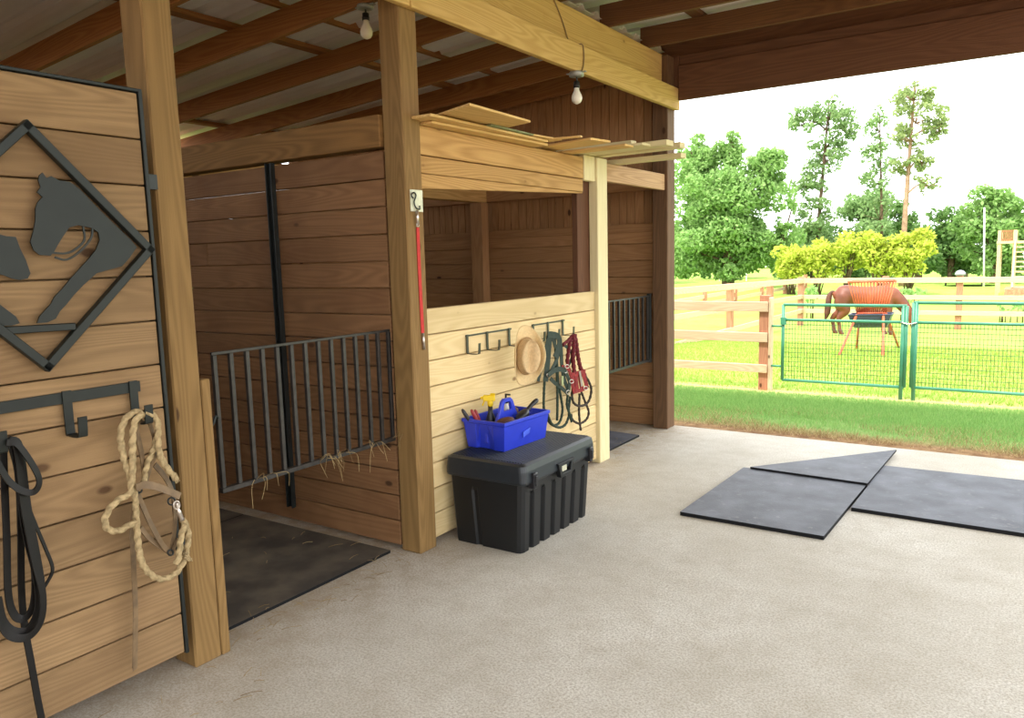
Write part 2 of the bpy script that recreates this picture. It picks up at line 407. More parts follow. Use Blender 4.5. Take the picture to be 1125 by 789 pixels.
# walls of the stalls
m = MB(); planks(m, 'y', 3.25, 3.285, XL, -.14, 0, 1.75, .146, joints=.3)
x = XL
while x < -.14:                                    # upright siding above the boards
    w = random.choice((.075, .075, .09)); m.box(x, min(x+w-.004, -.135), 3.29+random.uniform(0, .004), 3.315, 1.7, 3.10, 2); x += w
m.box(XL, -.14, 3.24, 3.288, 1.70, 1.775, 0)
m.box(XL, -.14, 3.23, 3.288, 2.055, 2.20, 0)         # ledger across the siding
m.box(XL, -.14, 3.316, 3.33, 0, 3.1, 0)
struct('wall_end', m, [W_STALL], .003)
m = MB(); planks(m, 'y', -.125, -.085, XL, -.14, 0.02, 2.045, .1375, .005, joints=.25)
struct('wall_divider', m, W_DARK, .003)
m = MB(); planks(m, 'x', XL-.04, XL, YB, 3.3, 0, 2.2, .19); struct('wall_left', m, W_DARK)
m = MB(); planks(m, 'x', -.29, -.25, YB, -1.44, 0, 1.95, .15); struct('wall_front', m, W_DARK, .003)
m = MB(); planks(m, 'y', -4.2, -4.165, XL, -.1, 0, 1.9, .15); struct('wall_back', m, W_DARK)

# roof sheets: ribs run down the slope
def roof(name, x0, x1, z, ya, yb, pitch=.225):
    mb = MB(); prof = []; y = ya
    while y < yb:
        prof += [(y, 0), (y+pitch*.62, 0), (y+pitch*.70, .028), (y+pitch*.88, .028)]; y += pitch
        for q in (.2, .42): pass
    prof = prof[:-3]
    vs = []; n = len(prof)
    for xx in (x0, x1):
        for (y, d) in prof: vs.append((xx, y, z(xx)+d))
    mb.add(vs, [(i, i+1, n+i+1, n+i) for i in range(n-1)])
    o = struct(name, mb, M_ROOF); s = o.modifiers.new('thick', 'SOLIDIFY'); s.thickness = .002; s.offset = 1; return o
RS = .07
def rz(x): return 3.0+RS*(x+.09)                     # underside of the stall rafters
RH = .155
roof('ceiling', XL-.2, -.1, lambda x: rz(x)+RH+.034, YB, 3.5)
roof('ceiling_aisle', -1.4, XR+.3, lambda x: 3.13+RH+.034, YB, 3.9)  # unseen overhang past the end header, added to shade the slab edge
m = MB(); m.box(-1.4, -1.37, YB, 3.4, 3.07, 3.31, 1); struct('trim_1', m, W_RAFT)

# ================================================================== FRAME OF THE BARN
ORD = ['first', 'second', 'third', 'fourth', 'fifth', 'sixth', 'seventh', 'eighth', 'ninth', 'tenth', 'eleventh', 'twelfth', 'thirteenth', 'fourteenth', 'fifteenth', 'sixteenth', 'seventeenth']
def one(name, mb, mat, label, cat, group=None, bevel=.004):
    return tag(mb.build(name, mat, None, bevel), label, cat, group)
def post(x0, x1, y0, y1, z1, mat, label, group='square barn posts'):
    m = MB(); m.box(x0, x1, y0, y1, 0, z1, 2); return one('wooden_post', m, mat, label, 'post', group, .006)
post(-.13, 0, -1.431, -1.318, 2.866, W_POST, 'square wooden post at the hinge edge of the open plank door')
post(-.13, 0, -.13, 0, 2.866, W_POST, 'square wooden post between both stalls carrying the red strap')
post(-.135, 0, 3.15, 3.31, 3.12, wood('end_post_wood', (86, 62, 42), (120, 90, 62), vary=.08, knots=.15), 'dark corner post at the open end next to the grass')
pp = thing('stall_post', 'pale yellowish new post at the right end of the plank partition', 'post', (-.03, 1.94, 0))
m = MB(); m.box(-.07, 0, 1.887, 2.04, 0, 2.185, 2); m.build('post_board', W_PALEPOST, pp, .005)
m = MB(); m.box(-.06, -.016, 1.727, 1.886, 2.02, 2.19, 2); m.build('cleat', W_PALEPOST, pp, .004)
m = MB(); m.box(-.115, -.072, 1.72, 2.0, 0, 2.16, 2); m.build('gap_shade_board', W_HEAD, pp, .004)  # dark board added to paint the shade in the gap beside the post
m = MB(); m.box(-2.03, -1.89, 3.12, 3.228, 0, 2.05, 2)
one('wooden_post', m, W_STALL, 'dark square post in the middle of the far stall end wall', 'post', 'square barn posts')
for yy in (3.24, -.6, -4.4):
    post(XR-.14, XR, yy-.07, yy+.07, 3.12, W_POST, 'square wooden post on the right side of the aisle', 'posts on the right of the aisle')
m = MB(); m.box(-.04, 0, -1.316, -1.278, 0, 1.085, 2)
one('door_stop_board', m, W_POST, 'short narrow upright board against the right side of the door post', 'board')
# front beams
fb = thing('front_beam', 'long golden double beam running over the stall fronts to the open end', 'beam', (0, 0, 2.7))
for (a, b) in ((-6.3, -.085), (-.08, 3.315)):
    m = MB(); m.box(.002, .042, a, b, 2.695, 2.868, 1); m.build('lower_board', W_BEAM, fb, .004)
m = MB(); m.box(-.088, -.05, -6.3, 3.28, 2.868, 3.128, 1); m.build('upper_board', W_BEAM, fb, .004)
m2 = MB(); 
for (a, b) in ((-6.3, -1.46), (-1.3, -.14), (.01, 3.14)): m2.box(-.088, -.002, a, b, 2.74, 2.866, 1)
m2.build('filler_board', W_BEAM, fb, .003)
eh = thing('end_header', 'dark brown header beam spanning the open end above the view', 'beam', (0, 3.3, 2.77))
m = MB(); m.box(0.046, XR, 3.27, 3.31, 2.768, 3.045, 0); m.build('lower_board', W_HEAD, eh, .004)
m = MB(); m.box(0.0, .0445, 3.285, 3.334, 2.87, 3.128, 2); m.build('end_block', W_HEAD, eh, .002)
m = MB(); m.box(0.046, XR, 3.29, 3.33, 3.048, 3.128, 0); m.build('upper_board', W_HEAD, eh, .004)
m = MB(); m.box(-.2, XR, 3.335, 3.36, 2.9, 3.32, 0); m.build('fascia', W_HEAD, eh, .003)
m = MB(); m.box(XL+.01, -.135, -.15, -.05, 2.062, 2.215, 0)
one('divider_beam', m, wood('divider_beam_wood', (104, 74, 38), (150, 112, 64), vary=.05), 'heavy horizontal beam on top of the wall between both stalls', 'beam')
m = MB(); m.box(-2.02, -1.9, -.04, 3.228, 2.051, 2.2, 1)
one('stall_beam', m, W_LIGHT, 'beam running front to back across the far stall onto its wall post', 'beam')
# boards over the partition
up_ = thing('stall_front_header', 'wide light boards bridging the far stall front between the two posts', 'beam', (-.04, .9, 1.9))
m = MB(); m.box(-.06, -.02, .001, 1.722, 2.03, 2.172, 1, .75); m.build('upper_board', W_LIGHT, up_, .004)
m = MB(); m.box(-.062, -.024, .004, 1.722, 0, .085, 1, .35, Matrix.Translation((0, 0, 1.94)) @ Matrix.Rotation(-.0, 4, 'X')); m.build('middle_board', W_LIGHT, up_, .004)
m = MB(); v = [(-.066, .004, 1.862), (-.028, .004, 1.862), (-.028, 1.722, 1.932), (-.066, 1.722, 1.932), (-.066, .004, 1.937), (-.028, .004, 1.937), (-.028, 1.722, 1.938), (-.066, 1.722, 1.938)]
q = [(0, 3, 2, 1), (4, 5, 6, 7), (0, 1, 5, 4), (1, 2, 6, 5), (2, 3, 7, 6), (3, 0, 4, 7)]
m.add(v, q, [[(v[k][1]+9, v[k][2]) for k in f] for f in q], .55); m.build('lower_board', W_LIGHT, up_, .002)
m = MB(); m.box(-.062, -.022, 2.041, 3.1495, 2.035, 2.165, 1)
one('door_header', m, wood('grey_header_wood', (150, 112, 76), (206, 170, 128), vary=.05), 'short weathered board over the far stall gate', 'beam')

# rafters over the stalls, purlins on them
RY = [-6.3, -5.7, -4.95, -4.2, -3.44, -2.66, -1.88, -1.10, -.36, .38, 1.16, 1.96, 2.62, 3.16]
for i, y in enumerate(RY[::-1]):
    m = MB(); a, b = XL-.1, -.0885
    m.beam((a, y, rz(a)+RH/2), (b, y, rz(b)+RH/2), .038, RH)
    one('stall_rafter', m, W_RAFT, f'sloping roof rafter over the stalls, {ORD[i]} from the open end', 'rafter', 'rafters over the stalls', .003)
for k, px in enumerate((-1.87, -4.2)):
    m = MB(); m.box(px-.045, px+.045, YB+.1, 3.38, rz(px)+RH+.001, rz(px)+RH+.033, 1)
    one('roof_purlin', m, W_RAFT, ['flat purlin under the metal sheets midway over the stalls', 'flat purlin under the metal sheets nearest the outer wall'][k], 'purlin', 'purlins over the stalls', .002)
JY = [-6.2, -5.5, -4.8, -4.1, -3.4, -2.7, -2.0, -1.3, -.6, .1, .8, 1.5, 2.2, 2.9]
for i, y in enumerate(JY[::-1]):
    m = MB(); m.box(-.12, XR, y-.019, y+.019, 3.13, 3.13+RH, 0)
    one('aisle_rafter', m, W_AISLE, f'level roof rafter over the aisle, {ORD[i]} from the open end', 'rafter', 'rafters over the aisle', .003)
for k, px in enumerate((.35, 1.25, 2.2, 3.1)):
    m = MB(); m.box(px-.045, px+.045, YB+.1, 3.38, 3.13+RH+.001, 3.13+RH+.033, 1)
    one('roof_purlin', m, W_AISLE, f'flat purlin over the aisle, {ORD[k]} from the front beam', 'purlin', 'purlins over the aisle', .002)
m = MB(); m.box(XL-.04, XL+.04, YB+.1, 3.3, rz(XL)-.18, rz(XL-.04)-.001, 1)
one('eave_beam', m, W_RAFT, 'low beam under the rafter ends along the outer stall wall', 'beam')
for yy in (-5., -2.4, .3, 3.):
    m = MB(); m.box(XL-.035, XL+.035, yy-.05, yy+.05, 2.2, rz(XL)-.181, 2); one('eave_post', m, W_RAFT, 'short post between the outer stall wall and the eave beam', 'post', 'short posts under the eave beam')
# steel channel holding the divider boards
m = MB(); m.box(-.995, -.945, -.135, -.1235, .1, 2.055, 2); m.box(-.995, -.99, -.155, -.135, .1, 2.055, 2); m.box(-.95, -.945, -.155, -.135, .1, 2.055, 2)
one('steel_channel', m, M_BLACK, 'dark steel upright channel against the wall between the stalls', 'channel', None, .001)

# partition of new boards
m = MB(); planks(m, 'x', -.069, -.030, .004, 1.885, .03, 1.258, .1365, .005)
one('plank_partition', m, W_PALE, 'pale new plank partition behind the black chest', 'partition', None, .004)

# ================================================================== STALL DOOR (swung open)
DX = .05; DY0, DY1, DZ0, DZ1 = -2.78, -1.487, .108, 2.09
dr = thing('door_3', 'open plank stall door with dark steel edge in the left foreground', 'stall door', (.03, DY1, DZ0))
dr.name = 'stall_door'
m = MB(); planks(m, 'x', .012, DX, DY0+.03, DY1-.014, DZ0+.004, DZ1-.012, .152, .005); m.box(.005, .011, DY0+.03, DY1-.015, DZ0+.01, DZ1-.015, 1); m.build('plank_panel', W_DOOR, dr, .004)
m = MB(); m.box(.004, DX+.006, DY1-.013, DY1, DZ0, DZ1, 2); m.box(.004, DX+.008, DY0, DY0+.028, DZ0, DZ1, 2)
m.box(.004, DX+.004, DY0, DY1, DZ1-.011, DZ1, 1); m.build('steel_edge', M_GREENBLK, dr, .002)
for zz in (.45, 1.75):
    m = MB(); m.box(-.012, .012, DY1-.003, -1.4312, zz+.02, zz+.07); m.build('hinge', M_BLACK, dr)

# diamond shaped steel plaque with horses
pq = thing('horse_plaque', 'diamond shaped dark steel plaque with cut-out horses on the open door', 'wall decoration', onx(.07, 52, 405))
PX = .075
def zp(x, y): return onx(PX, x/2.32, 100+y/2.32)      # a measured point of the door, laid on the plaque plane
def to_pl(x, y, d): p = zp(x, y); return Vector((PX-.004+d, p.y, p.z))
A = zp(66, 88); Bp = zp(380, 404); Dp = zp(120, 702)
cen = (A+Dp)/2; Lp = cen*2-Bp
m = MB(); fr = [A, Bp, Dp, Lp]
for i in range(4):
    a, b = fr[i], fr[(i+1) % 4]; d = (b-a).normalized()
    m.beam(a-d*.012, b+d*.012, .026, .026, (1, 0, 0))
b0 = zp(-40, 614); b1 = zp(190, 600); m.beam(b0, b1, .022, .02, (1, 0, 0))
m.build('frame', M_GREENBLK, pq, .002)
hd = [(100, 215), (108, 208), (118, 222), (130, 217), (150, 228), (178, 232), (200, 248), (262, 312), (330, 377), (348, 398), (330, 425), (310, 447), (280, 455), (245, 465), (212, 495), (188, 520), (168, 545), (152, 562), (142, 580), (120, 590), (94, 592), (100, 575), (130, 542), (138, 525), (158, 505), (178, 480), (198, 458), (224, 430), (244, 405), (254, 380), (250, 360), (236, 350), (215, 345), (198, 342), (176, 348), (162, 368), (147, 392), (137, 410), (128, 420), (100, 418), (85, 405), (77, 385), (84, 360), (90, 330), (90, 300), (95, 285), (108, 270), (94, 258), (103, 245), (97, 228)]
m = MB(); m.prism(hd, to_pl, .006)
for pts in ([(132, 412), (165, 414), (190, 405), (215, 380), (212, 345)], [(140, 424), (170, 430), (205, 408), (232, 375), (236, 350)]):
    m.ribbon(spline([to_pl(a, b, .003) for a, b in pts], 5), .006, .004)
m.build('horse_cutout', M_GREENBLK, pq)
m = MB(); m.prism([(-60, 372), (0, 366), (15, 370), (40, 372), (50, 400), (65, 430), (77, 465), (70, 478), (50, 482), (30, 478), (10, 470), (-60, 450)], to_pl, .006)
m.prism([(-50, 520), (0, 545), (20, 560), (40, 575), (50, 592), (30, 598), (-30, 600)], to_pl, .006); m.build('horse_cutout', M_GREENBLK, pq)

# hook racks
def hook_rack(name, label, x, y0, y1, z, hooks, drop, reach, rise, w, th, mat, parent_z, rw=None):
    t = thing(name, label, 'hook rack', (x, (y0+y1)/2, z))
    rw = rw or w
    m = MB(); m.box(x, x+th, y0, y1, z+w/2-rw, z+w/2, 1)
    m.build('rail', mat, t, .001)
    for y in hooks:
        m = MB(); q = spline([(x+th*1.5, y, z+w*.6), (x+th*1.5, y, z-drop+.012), (x+th*2+.008, y, z-drop), (x+reach-.01, y, z-drop), (x+reach, y, z-drop+.012), (x+reach+.004, y, z-drop+rise)], 5)
        m.ribbon(q, w*.75, th, (1, 0, .001) if False else (0, 0, 1)) if False else None
        P = [Vector(p) for p in q]; hw = w*.38
        vs = []; fs = []
        for i, p in enumerate(P):
            d = (P[min(i+1, len(P)-1)]-P[max(i-1, 0)]).normalized(); nn = d.cross(Vector((0, 1, 0))).normalized()
            for a, b in ((-1, -1), (1, -1), (1, 1), (-1, 1)): vs.append(p+Vector((0, a*hw, 0))+nn*(b*th/2))
        for i in range(len(P)-1):
            for k in range(4): fs.append((i*4+k, i*4+(k+1) % 4, i*4+4+(k+1) % 4, i*4+4+k))
        fs += [(3, 2, 1, 0), tuple((len(P)-1)*4+k for k in range(4))]
        m.add(vs, fs); m.build('hook', mat, t)
    return t
hook_rack('bridle_rack', 'long dark steel hook rack bolted across the open door', .058, -2.6, -1.588, 1.108, [-2.055, -1.83, -1.615], .115, .085, .062, .036, .006, M_GREENBLK, 0)
hook_rack('hook_rack', 'thin steel hook rack on the pale partition holding the straw hat', -.028, .345, .80, 1.078, [.355, .545, .77], .09, .085, .06, .024, .004, M_HOOK, 0, .010)
hook_rack('hook_rack', 'thin steel hook rack on the pale partition holding green and red halters', -.028, 1.03, 1.44, 1.078, [1.04, 1.22, 1.41], .09, .085, .06, .024, .004, M_HOOK, 0, .010)

# lead rope and leather halter on the door
def zh(x, y, px=.12): return onx(px, 100+x/3.03, 400+y/3.03)
hx = .135
lr = thing('lead_rope', 'thick twisted natural rope looped over the right hook of the door rack', 'lead rope', zh(150, 300))
m = MB()
def rope(mb, pts, r, px=.13, f=zh, n=10, lobes=3, pitch=.055, dx=None):
    P = [f(a, b, px+(dx[i] if dx else 0)) for i, (a, b) in enumerate(pts)]
    mb.tube(spline(P, 18), r*.78, 15, None, lobes, pitch*.62, .2)
rope(m, [(178, 172), (150, 160), (122, 175), (103, 210), (99, 255), (110, 315), (128, 372), (143, 425), (150, 500), (155, 580), (166, 650), (190, 693), (230, 716), (274, 703), (303, 668), (318, 620), (324, 570), (313, 532), (303, 515)], .0125, .135)
rope(m, [(172, 165), (150, 185), (140, 225), (138, 290), (138, 350), (134, 400), (128, 432), (95, 450), (62, 482), (46, 520), (56, 549), (88, 556), (122, 540), (148, 525)], .0125, .15)
rope(m, [(176, 165), (205, 170), (222, 200), (222, 245), (226, 290), (240, 325), (265, 362), (284, 384)], .0125, .14)
rope(m, [(220, 230), (208, 285), (190, 325), (180, 360), (176, 400)], .0115, .125)
rope(m, [(312, 532), (300, 575), (296, 610), (290, 650), (282, 668)], .0125, .15)
for k in range(26):                                        # frayed ends
    for (bx, by, ax, ay) in ((276, 375, 10, 14), (310, 640, 16, 8)):
        if random.random() < .6:
            a = zh(bx+random.uniform(-8, 8), by+random.uniform(-14, 14), .14); b = zh(bx+ax+random.uniform(-4, 12), by+ay+random.uniform(-8, 10), .15)
            m.tube([a, (a+b)/2+Vector((.004, 0, .003)), b], .0018, 4)
m.build('rope', M_ROPE, lr)
m = MB(); q = [zh(285, 462, .15), zh(292, 490, .152), zh(304, 520, .15)]; m.tube(spline(q, 5), [.005]*5+[.008]*6, 8)
m.tube([zh(285+10*math.cos(a), 470+14*math.sin(a), .152) for a in np.linspace(0, 2*PI, 14)[:-1]], .003, 6, closed=True); m.build('snap_hook', M_CHROME, lr)
ha = thing('leather_halter', 'brown leather halter hanging with the rope on the open door', 'halter', zh(180, 400))
def strap(mb, pts, w, px, f=zh, th=.004, side=(1, .35, 0)):
    mb.ribbon(spline([f(a, b, px) for a, b in pts], 7), w, th, side)
m = MB(); strap(m, [(162, 180), (152, 215), (160, 260), (172, 320), (180, 400)], .02, .115)
strap(m, [(180, 178), (196, 200), (212, 260), (214, 300), (198, 345), (182, 395)], .014, .122)
strap(m, [(150, 412), (180, 402), (215, 408), (250, 420), (296, 440)], .024, .165)
strap(m, [(152, 425), (175, 480), (205, 545), (240, 605), (266, 630)], .019, .125)
strap(m, [(212, 335), (245, 375), (268, 420), (280, 480), (277, 560), (266, 630)], .019, .112)
strap(m, [(165, 545), (200, 585), (266, 630)], .017, .118); strap(m, [(266, 630), (285, 595), (292, 580)], .014, .12)
m.build('straps', M_LEATHER, ha)
m = MB(); strap(m, [(150, 430), (140, 520), (137, 560), (141, 660), (147, 789), (147, 900), (146, 1000), (144, 1012)], .021, .1); m.build('long_strap', M_LEATHER, ha)
for (a, b, r) in ((268, 457, 12), (160, 420, 9), (265, 628, 9)):
    m = MB(); m.tube([zh(a+r*math.cos(t), b+r*math.sin(t), .135) for t in np.linspace(0, 2*PI, 16)[:-1]], .0032, 6, closed=True); m.build('ring', M_BLACK, ha)
# black reins
def zb(x, y, px=.11): return onx(px, x/2.2, 430+y/2.2)
re = thing('leather_reins', 'black leather reins looped over the left hook of the door rack', 'reins', zb(50, 400))
m = MB()
for pts, w, px in (
    ([(14, 128), (30, 122), (45, 200), (60, 330), (86, 440), (92, 520), (70, 572), (35, 580), (8, 555), (-5, 500)], .018, .135),
    ([(18, 126), (40, 130), (58, 280), (84, 410), (103, 490), (100, 550), (76, 588), (40, 597), (10, 576), (-10, 520)], .018, .15),
    ([(20, 124), (46, 135), (66, 280), (92, 420), (100, 470)], .02, .142),
    ([(16, 124), (42, 128), (80, 180), (95, 218), (82, 243), (52, 240), (20, 215), (-8, 170)], .015, .16),
    ([(40, 140), (60, 250), (85, 320), (110, 380), (127, 428), (115, 460), (96, 488)], .008, .12),
    ([(8, 130), (10, 200), (16, 350), (20, 490), (36, 542), (60, 548), (80, 515), (84, 440), (70, 300)], .018, .125)):
    strap(m, pts, w*1.25, px, zb)
m.build('looped_reins', M_BLKLEATHER, re)
m = MB(); strap(m, [(26, 124), (44, 200), (50, 330), (52, 480), (60, 570), (76, 660), (90, 740), (102, 800), (106, 830)], .022, .105, zb); m.build('hanging_end', M_BLKLEATHER, re)

# red strap and catch on the post between the stalls
st = thing('red_strap', 'thin red webbing strap with snaps hanging on the middle post', 'strap', onx(.01, 460, 300))
m = MB(); m.ribbon(spline([onx(.004, a, b) for a, b in ((459, 250), (460.5, 290), (462.5, 330), (464.5, 366))], 6), .022, .003); m.build('webbing', M_RED, st)
m = MB(); m.tube([onx(.008, 464.5, 366), onx(.008, 466, 384)], .007, 8); m.build('lower_snap', M_CHROME, st)
m = MB(); m.tube([onx(.016, 458, 231), onx(.016, 459, 247)], .008, 8)
m.tube([onx(.016, 459, 247)+Vector((0, .009*math.cos(t), .009*math.sin(t))) for t in np.linspace(0, 2*PI, 13)[:-1]], .0028, 6, closed=True); m.build('upper_snap', M_CHROME, st)
ct = thing('latch_plate', 'small whitish metal catch plate with a hook on the middle post', 'latch', onx(0, 456, 232))
pa = onx(0, 449.5, 208); pb = onx(0, 464, 233)
m = MB(); m.box(.001, .006, pa.y, pb.y, pb.z, pa.z); m.build('plate', M_GALV, ct, .001)
m = MB(); m.tube(spline([onx(.012, a, b) for a, b in ((454, 218), (452, 214), (455, 211.5), (457, 215), (455, 222), (457, 228), (461, 230), (461, 226))], 5), .0035, 8); m.build('hook', M_BLACK, ct)

# ================================================================== GATES OF BARS
def bar_gate(label, x, y0, y1, z0, z1, n, mat, hinge_y):
    t = thing('stall_gate', label, 'gate', (x, y0, z0), 0, 'barred stall gates')
    m = MB(); m.box(x-.006, x+.006, y0, y1, z1-.012, z1, 1); m.build('top_rail', mat, t, .001)
    m = MB(); m.box(x-.012, x+.012, y0, y1, z0, z0+.02, 1); m.build('bottom_rail', mat, t, .001)
    for i in range(n):
        y = y0+.012+(y1-y0-.07)*i/(n-1); m = MB(); m.box(x-.009, x+.009, y-.009, y+.009, z0+.02, z1-.012, 2); m.build('bar', mat, t, .0015)
    m = MB(); m.box(x-.016, x+.016, y1-.034, y1, z0-.01, z1+.015, 2); m.build('hinge_post', M_BLACK, t, .002)
    return t
bg = bar_gate('barred steel gate closing the near stall, wisps of hay on its lower rail', -.155, -1.16, -.075, .585, 1.162, 14, M_GRILL, 0)
m = MB(); m.tube(spline([(-.135, -1.165, .9), (-.12, -1.185, .91), (-.12, -1.20, .88), (-.135, -1.22, .885)], 5), .006, 8); m.build('latch', M_BLACK, bg)
bar_gate('barred steel gate closing the far stall beside the open end', -.155, 2.06, 3.14, .592, 1.16, 12, M_GRILL, 0)
# hay wisps caught on the lower rail
m = MB()
for k in range(30):
    y = random.choice((-.98, -.95, -.62, -.55, -.52, -.5, -.3, -.26, -.18, -.14))+random.gauss(0, .03)
    a = Vector((-.135+random.uniform(0, .015), y, .608)); b = a+Vector((random.uniform(.01, .05), random.uniform(-.05, .05), random.uniform(-.03, .03)))
    c = b+Vector((random.uniform(-.01, .03), random.uniform(-.04, .04), -random.uniform(.02, .10)))
    m.tube(spline([a, b, c], 4), .0011, 4)
tag(m.build('hay_wisps', M_STRAW), 'loose hay wisps caught on the lower rail of the near gate', 'hay', None, 'stuff')

# ================================================================== MATS
def mat_poly(name, pts, z0, z1, mat, label, group=None):
    m = MB(); ps = [(p[0], p[1]) for p in pts]; zz = z0 if isinstance(z0, (list, tuple)) else [z0]*len(ps); zt = z1 if isinstance(z1, (list, tuple)) else [z1]*len(ps)
    n = len(ps); vs = [(p[0], p[1], z) for p, z in zip(ps, zz)]+[(p[0], p[1], z) for p, z in zip(ps, zt)]
    m.add(vs, [tuple(range(n))[::-1], tuple(range(n, 2*n))]); o_ = len(m.v)-2*n
    m.add(vs, [(i, (i+1) % n, n+(i+1) % n, n+i) for i in range(n)], mi=1)
    return one(name, m, [mat, M_MATSIDE], label, 'mat', group, .002)
P = [onz(.018, *q) for q in ((747, 563), (905, 590), (953, 532), (817, 514))]
mat_poly('rubber_mat', [P[0], P[1], P[2], P[3]], .0, .022, M_RUBBER, 'square grey rubber mat nearest the middle of the aisle', 'rubber mats on the concrete')
a, b, c = onz(.036, 824, 513), onz(.036, 985, 494), onz(.036, 953, 531)
mat_poly('rubber_mat', [a, c, b], .0225, .036, M_RUBBER, 'triangular grey rubber piece lying on the far corner of a mat', 'rubber mats on the concrete')
P = [onz(.018, *q) for q in ((933, 558), (971, 512))]
mat_poly('rubber_mat', [(P[0].x+.01, P[0].y), (P[0].x+1.5, P[0].y-.02), (P[1].x+1.5, P[1].y+.06), (P[1].x+.0, P[1].y)], .0, .022, M_RUBBER, 'long grey rubber mat running off to the right', 'rubber mats on the concrete')
mat_poly('stall_mat', [(-.155, -1.25), (-1.33, -1.25), (-1.33, -.2), (-.155, -.19)], .0, .014, M_STALLMAT, 'dark dirty rubber mat on the near stall floor, front piece', 'stall mats')
mat_poly('stall_mat', [(-1.336, -1.25), (-4.5, -1.25), (-4.5, -.2), (-1.336, -.2)], .0, .014, M_STALLMAT, 'dark dirty rubber mat on the near stall floor, rear piece', 'stall mats')
mat_poly('stall_mat', [(-.1, 2.07), (-.1, 2.79), (-1.1, 2.9), (-1.1, 2.07)], .0, .015, M_RUBBER, 'dark rubber mat in the far stall doorway by the pale post', 'stall mats')

# ================================================================== CHEST
ch = thing('storage_chest', 'black plastic storage chest with ribbed front standing by the partition', 'chest', (.24, .48, 0))
def lerp(a, b, t): return a+(b-a)*t
def ring(x0, x1, y0, y1, r, z, seg=4):
    out = []
    for (cx, cy, a0) in ((x1-r, y0+r, -PI/2), (x1-r, y1-r, 0), (x0+r, y1-r, PI/2), (x0+r, y0+r, PI)):
        for k in range(seg+1):
            a = a0+k*PI/2/seg; out.append((cx+r*math.cos(a), cy+r*math.sin(a), z))
    return out
def stack(mb, rings, smooth=False, cap=True):
    n = len(rings[0]); vs = [p for r in rings for p in r]; fs = []
    for i in range(len(rings)-1):
        for k in range(n): fs.append((i*n+k, i*n+(k+1) % n, i*n+n+(k+1) % n, i*n+n+k))
    if cap: fs += [tuple(range(n))[::-1], tuple((len(rings)-1)*n+k for k in range(n))]
    mb.add(vs, fs, None, None, smooth)
m = MB()
# body front follows a ribbed outline; grooves between broad ribs on the front, one groove in the near end
def body_ring(t, z, groove):
    x0, x1 = lerp(.028, .012, t), lerp(.452, .478, t); y0, y1 = lerp(.125, .108, t), lerp(.835, .842, t); g = groove
    pts = [(x0, y0+.02), (x0+.02, y0)]
    pts += [(x0+.14, y0), (x0+.15, y0+g*.5), (x0+.172, y0+g*.5), (x0+.182, y0)]
    pts += [(x1-.03, y0), (x1-.01, y0+.008), (x1, y0+.03)]
    n = 6; L = y1-y0
    for k in range(n):
        c = y0+L*(.13+.15*k); w = .016
        pts += [(x1, c-w-.006), (x1-g, c-w+.004), (x1-g, c+w-.004), (x1, c+w+.006)]
    pts += [(x1, y1-.03), (x1-.01, y1-.008), (x1-.03, y1), (x0+.02, y1), (x0, y1-.02)]
    return [(a, b, z) for a, b in pts]
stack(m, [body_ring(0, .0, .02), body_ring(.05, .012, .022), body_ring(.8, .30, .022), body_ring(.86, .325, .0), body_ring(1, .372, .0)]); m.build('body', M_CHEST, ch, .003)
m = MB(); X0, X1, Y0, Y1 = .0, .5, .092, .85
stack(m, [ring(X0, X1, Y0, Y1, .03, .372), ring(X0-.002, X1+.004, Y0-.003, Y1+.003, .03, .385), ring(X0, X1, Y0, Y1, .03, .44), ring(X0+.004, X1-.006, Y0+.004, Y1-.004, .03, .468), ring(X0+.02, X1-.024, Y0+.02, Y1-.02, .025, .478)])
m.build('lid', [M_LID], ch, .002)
m = MB()
for k in range(26):
    xx = .035+k*(.43/25); m.box(xx-.004, xx+.004, .125, .82, .476, .4812, 1)
m.build('lid_ridges', M_LID, ch, .001)
for yy in (.175, .775):                                    # latches
    m = MB(); m.box(.482, .518, yy-.016, yy+.016, .345, .42); m.box(.518, .526, yy-.011, yy+.011, .36, .412); m.tube([(.512, yy-.02, .42), (.512, yy+.02, .42)], .008, 8); m.build('latch', M_BLKPL, ch, .003)
m = MB()                                                   # front grip: a sloped frame around a recess
yc = .49; o_ = [(yc-.085, .415), (yc+.085, .415), (yc+.06, .335), (yc-.06, .335)]; h_ = [(yc-.058, .402), (yc+.058, .402), (yc+.043, .356), (yc-.043, .356)]
m.prism(o_, lambda a, b, d: Vector((.488+d, a, b)), .03, [h_]); m.build('front_grip', M_CHEST, ch, .002)
m = MB(); m.box(.5025, .506, yc-.03, yc+.02, .36, .39); m.build('pale_inset', M_GALV, ch, .001)  # small pale inset in the grip opening
# ================================================================== CADDY AND TOOLS
CZ = .4815
cd = thing('tool_caddy', 'blue plastic carry caddy full of brushes on the black chest', 'caddy', (.145, .475, CZ), math.radians(-3))
m = MB(); w0, w1, l0, l1, hh, th = .125, .142, .195, .21, .16, .005
def rr(w, l, z, notch=0):
    pts = [(-w, -l), (-notch-.03, -l), (-notch-.02 if notch else -.02, -l+notch*.55), (.02+notch*0+(.0), -l+notch*.55), (.03+notch, -l), (w, -l), (w, l), (.03, l), (.02, l-notch*.55), (-.02, l-notch*.55), (-.03, l), (-w, l)]
    return [(a, b, z) for a, b in pts]
out = [rr(w0, l0, 0, .03), rr(lerp(w0, w1, .9), lerp(l0, l1, .9), .135, .03), rr(w1, l1, hh-.02, .0), rr(w1+.006, l1+.006, hh-.018), rr(w1+.006, l1+.006, hh)]
inn = [rr(w1-th, l1-th, hh), rr(w0-th, l0-th, th, .03)]
stack(m, out+inn); local(m.build('tub', M_BLUE, cd, .0015))
m = MB(); # raised centre wall with a grip arch
